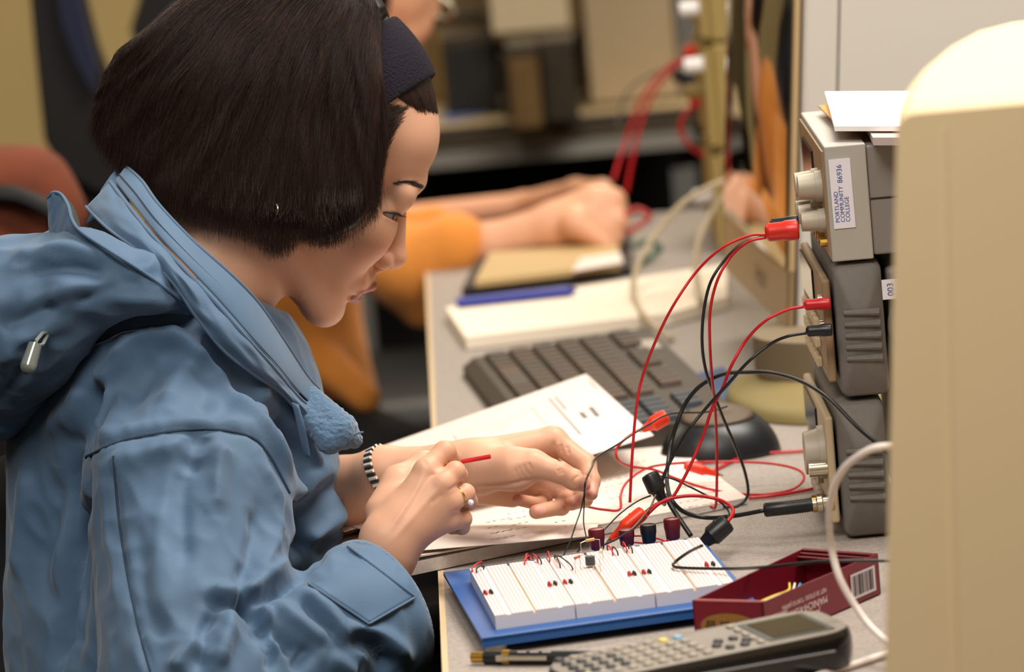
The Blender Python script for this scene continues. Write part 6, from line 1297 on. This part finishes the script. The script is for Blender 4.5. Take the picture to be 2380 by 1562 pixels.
# jumper wires and parts plugged into the board
def BT(x, y, z=0.0): p = D(x, y, TOPH+z); return p
def jumper(lab, a, b, m, hgt=0.0035, r=0.00055, mid=None, grp='short jumper wires in the breadboard'):
    A_, B_ = BT(*a), BT(*b); P_ = [A_-[0, 0, 0.001], A_+[0, 0, hgt*0.7], (A_+B_)/2+[0, 0, hgt], B_+[0, 0, hgt*0.7], B_-[0, 0, 0.001]]
    o = centre(obj('jumper_wire', MB().tube(spline(P_, 4), r, 6), m, smooth='all')); tag(o, lab, 'wire', grp); return o
for a, b, m, lb in (((1098, 1330), (1120, 1314), m_red, 'red jumper at the far left corner of the breadboard'), ((1108, 1332), (1124, 1322), m_bw, 'black jumper beside the red one at the far left corner'),
    ((1220, 1313), (1230, 1300), m_red, 'leftmost short red jumper of the middle cluster'), ((1227, 1296), (1222, 1304), m_red, 'tiny bent red jumper in the middle cluster'), ((1238, 1296), (1250, 1308), m_red, 'second red jumper of the middle cluster'), ((1250, 1302), (1258, 1312), m_bw, 'small black jumper touching the second red one'),
    ((1274, 1290), (1278, 1306), m_red, 'upright red jumper left of the black trio'), ((1290, 1298), (1302, 1320), m_bw, 'short black jumper of the black trio'), ((1296, 1300), (1330, 1325), m_bw, 'long black jumper slanting right in the middle'),
    ((1412, 1276), (1424, 1290), m_red, 'red jumper right of the left post'), ((1424, 1280), (1436, 1291), m_bw, 'black jumper right of the left post'), ((1448, 1268), (1457, 1284), m_red, 'red jumper nearest the second post'), ((1462, 1276), (1470, 1286), m_bw, 'black jumper nearest the second post')):
    jumper(lb, a, b, m)
for x, y, m, lb in ((1128, 1380, m_red, 'leftmost red stub on the near left'), (1141, 1378, m_bw, 'leftmost black stub on the near left'), (1277, 1360, m_red, 'red stub left of the first panel joint'), (1290, 1358, m_bw, 'black stub left of the first panel joint'), (1313, 1355, m_red, 'red stub right of the first panel joint'), (1326, 1354, m_bw, 'black stub right of the first panel joint'), (1463, 1336, m_red, 'red stub left of the second panel joint'), (1474, 1335, m_bw, 'black stub left of the second panel joint'), (1496, 1332, m_red, 'red stub right of the second panel joint'), (1509, 1331, m_bw, 'black stub right of the second panel joint'), (1642, 1314, m_red, 'red stub at the right side'), (1657, 1313, m_bw, 'black stub at the right side')):
    jumper(lb+' of the board', (x-2, y), (x+3, y+3), m, 0.0022, 0.0009)
tr = BT(1373, 1318); t = thing('transistor', 'dark round transistor can standing in the middle of the breadboard', 'transistor', tr); obj('can', MB().cone((0, 0, 0.0015), (0, 0, 0.0075), 0.0034, 0.0034, 16), mat('can_grey', (52, 58, 60), 0.3), t, smooth=True)
for k in range(3): obj('pin', MB().cone((0.0012*(k-1), 0, -0.001), (0.0012*(k-1), 0, 0.002), 0.0003, 0.0003, 6), m_metal, t)
def resistor(lab, a, b, m_body):
    A_, B_ = BT(*a), BT(*b); o = A_; t = thing('resistor', lab, 'resistor', o, 0, 'small components in the breadboard'); M_ = (B_-A_)/2+[0, 0, 0.010]; d = _n((B_-A_)*[1, 1, 0])
    obj('lead', MB().tube([np.array([0, 0, -.001]), np.array([0, 0, .009]), M_-d*0.003], 0.0003, 5), m_metal, t); obj('lead', MB().tube([B_-A_+[0, 0, -.001], B_-A_+[0, 0, .009], M_+d*0.003], 0.0003, 5), m_metal, t)
    obj('body', MB().tube([M_-d*.0034, M_-d*.003, M_-d*.0018, M_+d*.0018, M_+d*.003, M_+d*.0034], [.0007, .0012, .0010, .0010, .0012, .0007], 10), m_body, t, smooth=True)
m_tan = mat('resistor_tan', (196, 152, 82), 0.4)
resistor('tan resistor below the left post', (1352, 1292), (1396, 1284), m_tan); resistor('reddish resistor left of the transistor', (1338, 1332), (1350, 1326), mat('resistor_red', (170, 92, 60), 0.4)); resistor('pale resistor right of the transistor', (1396, 1330), (1402, 1300), mat('resistor_pale', (220, 200, 180), 0.4))
# wires lying in the incense box
bxo = A.copy()
def BX(u, v, z): p = c3(u, v, z); return bo+XX*p[0]+YY*p[1]+np.array([0, 0, p[2]])
for nm, c_, off, lb in (('blue', (70, 150, 200), 0.0, 'light blue wire offcut lying in the incense box'), ('white', (240, 232, 220), 0.05, 'white wire offcut lying in the incense box'), ('yellow', (226, 196, 60), 0.10, 'yellow wire offcut lying in the incense box')):
    P_ = [BX(0.10, 0.28+off, 0.021), BX(0.28, 0.22+off, 0.022), BX(0.42, 0.24+off, 0.021), BX(0.52, 0.33+off*1.5, 0.022)]
    tag(centre(obj('wire_offcut', MB().tube(spline(P_, 6), 0.0008, 6), mat('wire_'+nm, c_, 0.4), smooth='all')), lb, 'wire', 'wire offcuts in the incense box')

t = thing('held_wire', 'short red insulated wire held between the fingers of the near hand', 'wire', PW(1060, 1074, 3.728)); o_ = PW(1060, 1074, 3.728)
obj('insulation', MB().cone(PW(1056, 1076, 3.728)-o_, PW(1140, 1061, 3.722)-o_, 0.0016, 0.0016, 12), m_red, t, smooth=True); obj('bare_end', MB().tube([PW(1030, 1092, 3.712)-o_, PW(1044, 1080, 3.716)-o_, PW(1058, 1075, 3.727)-o_], 0.0006, 6), m_red, t, smooth=True)
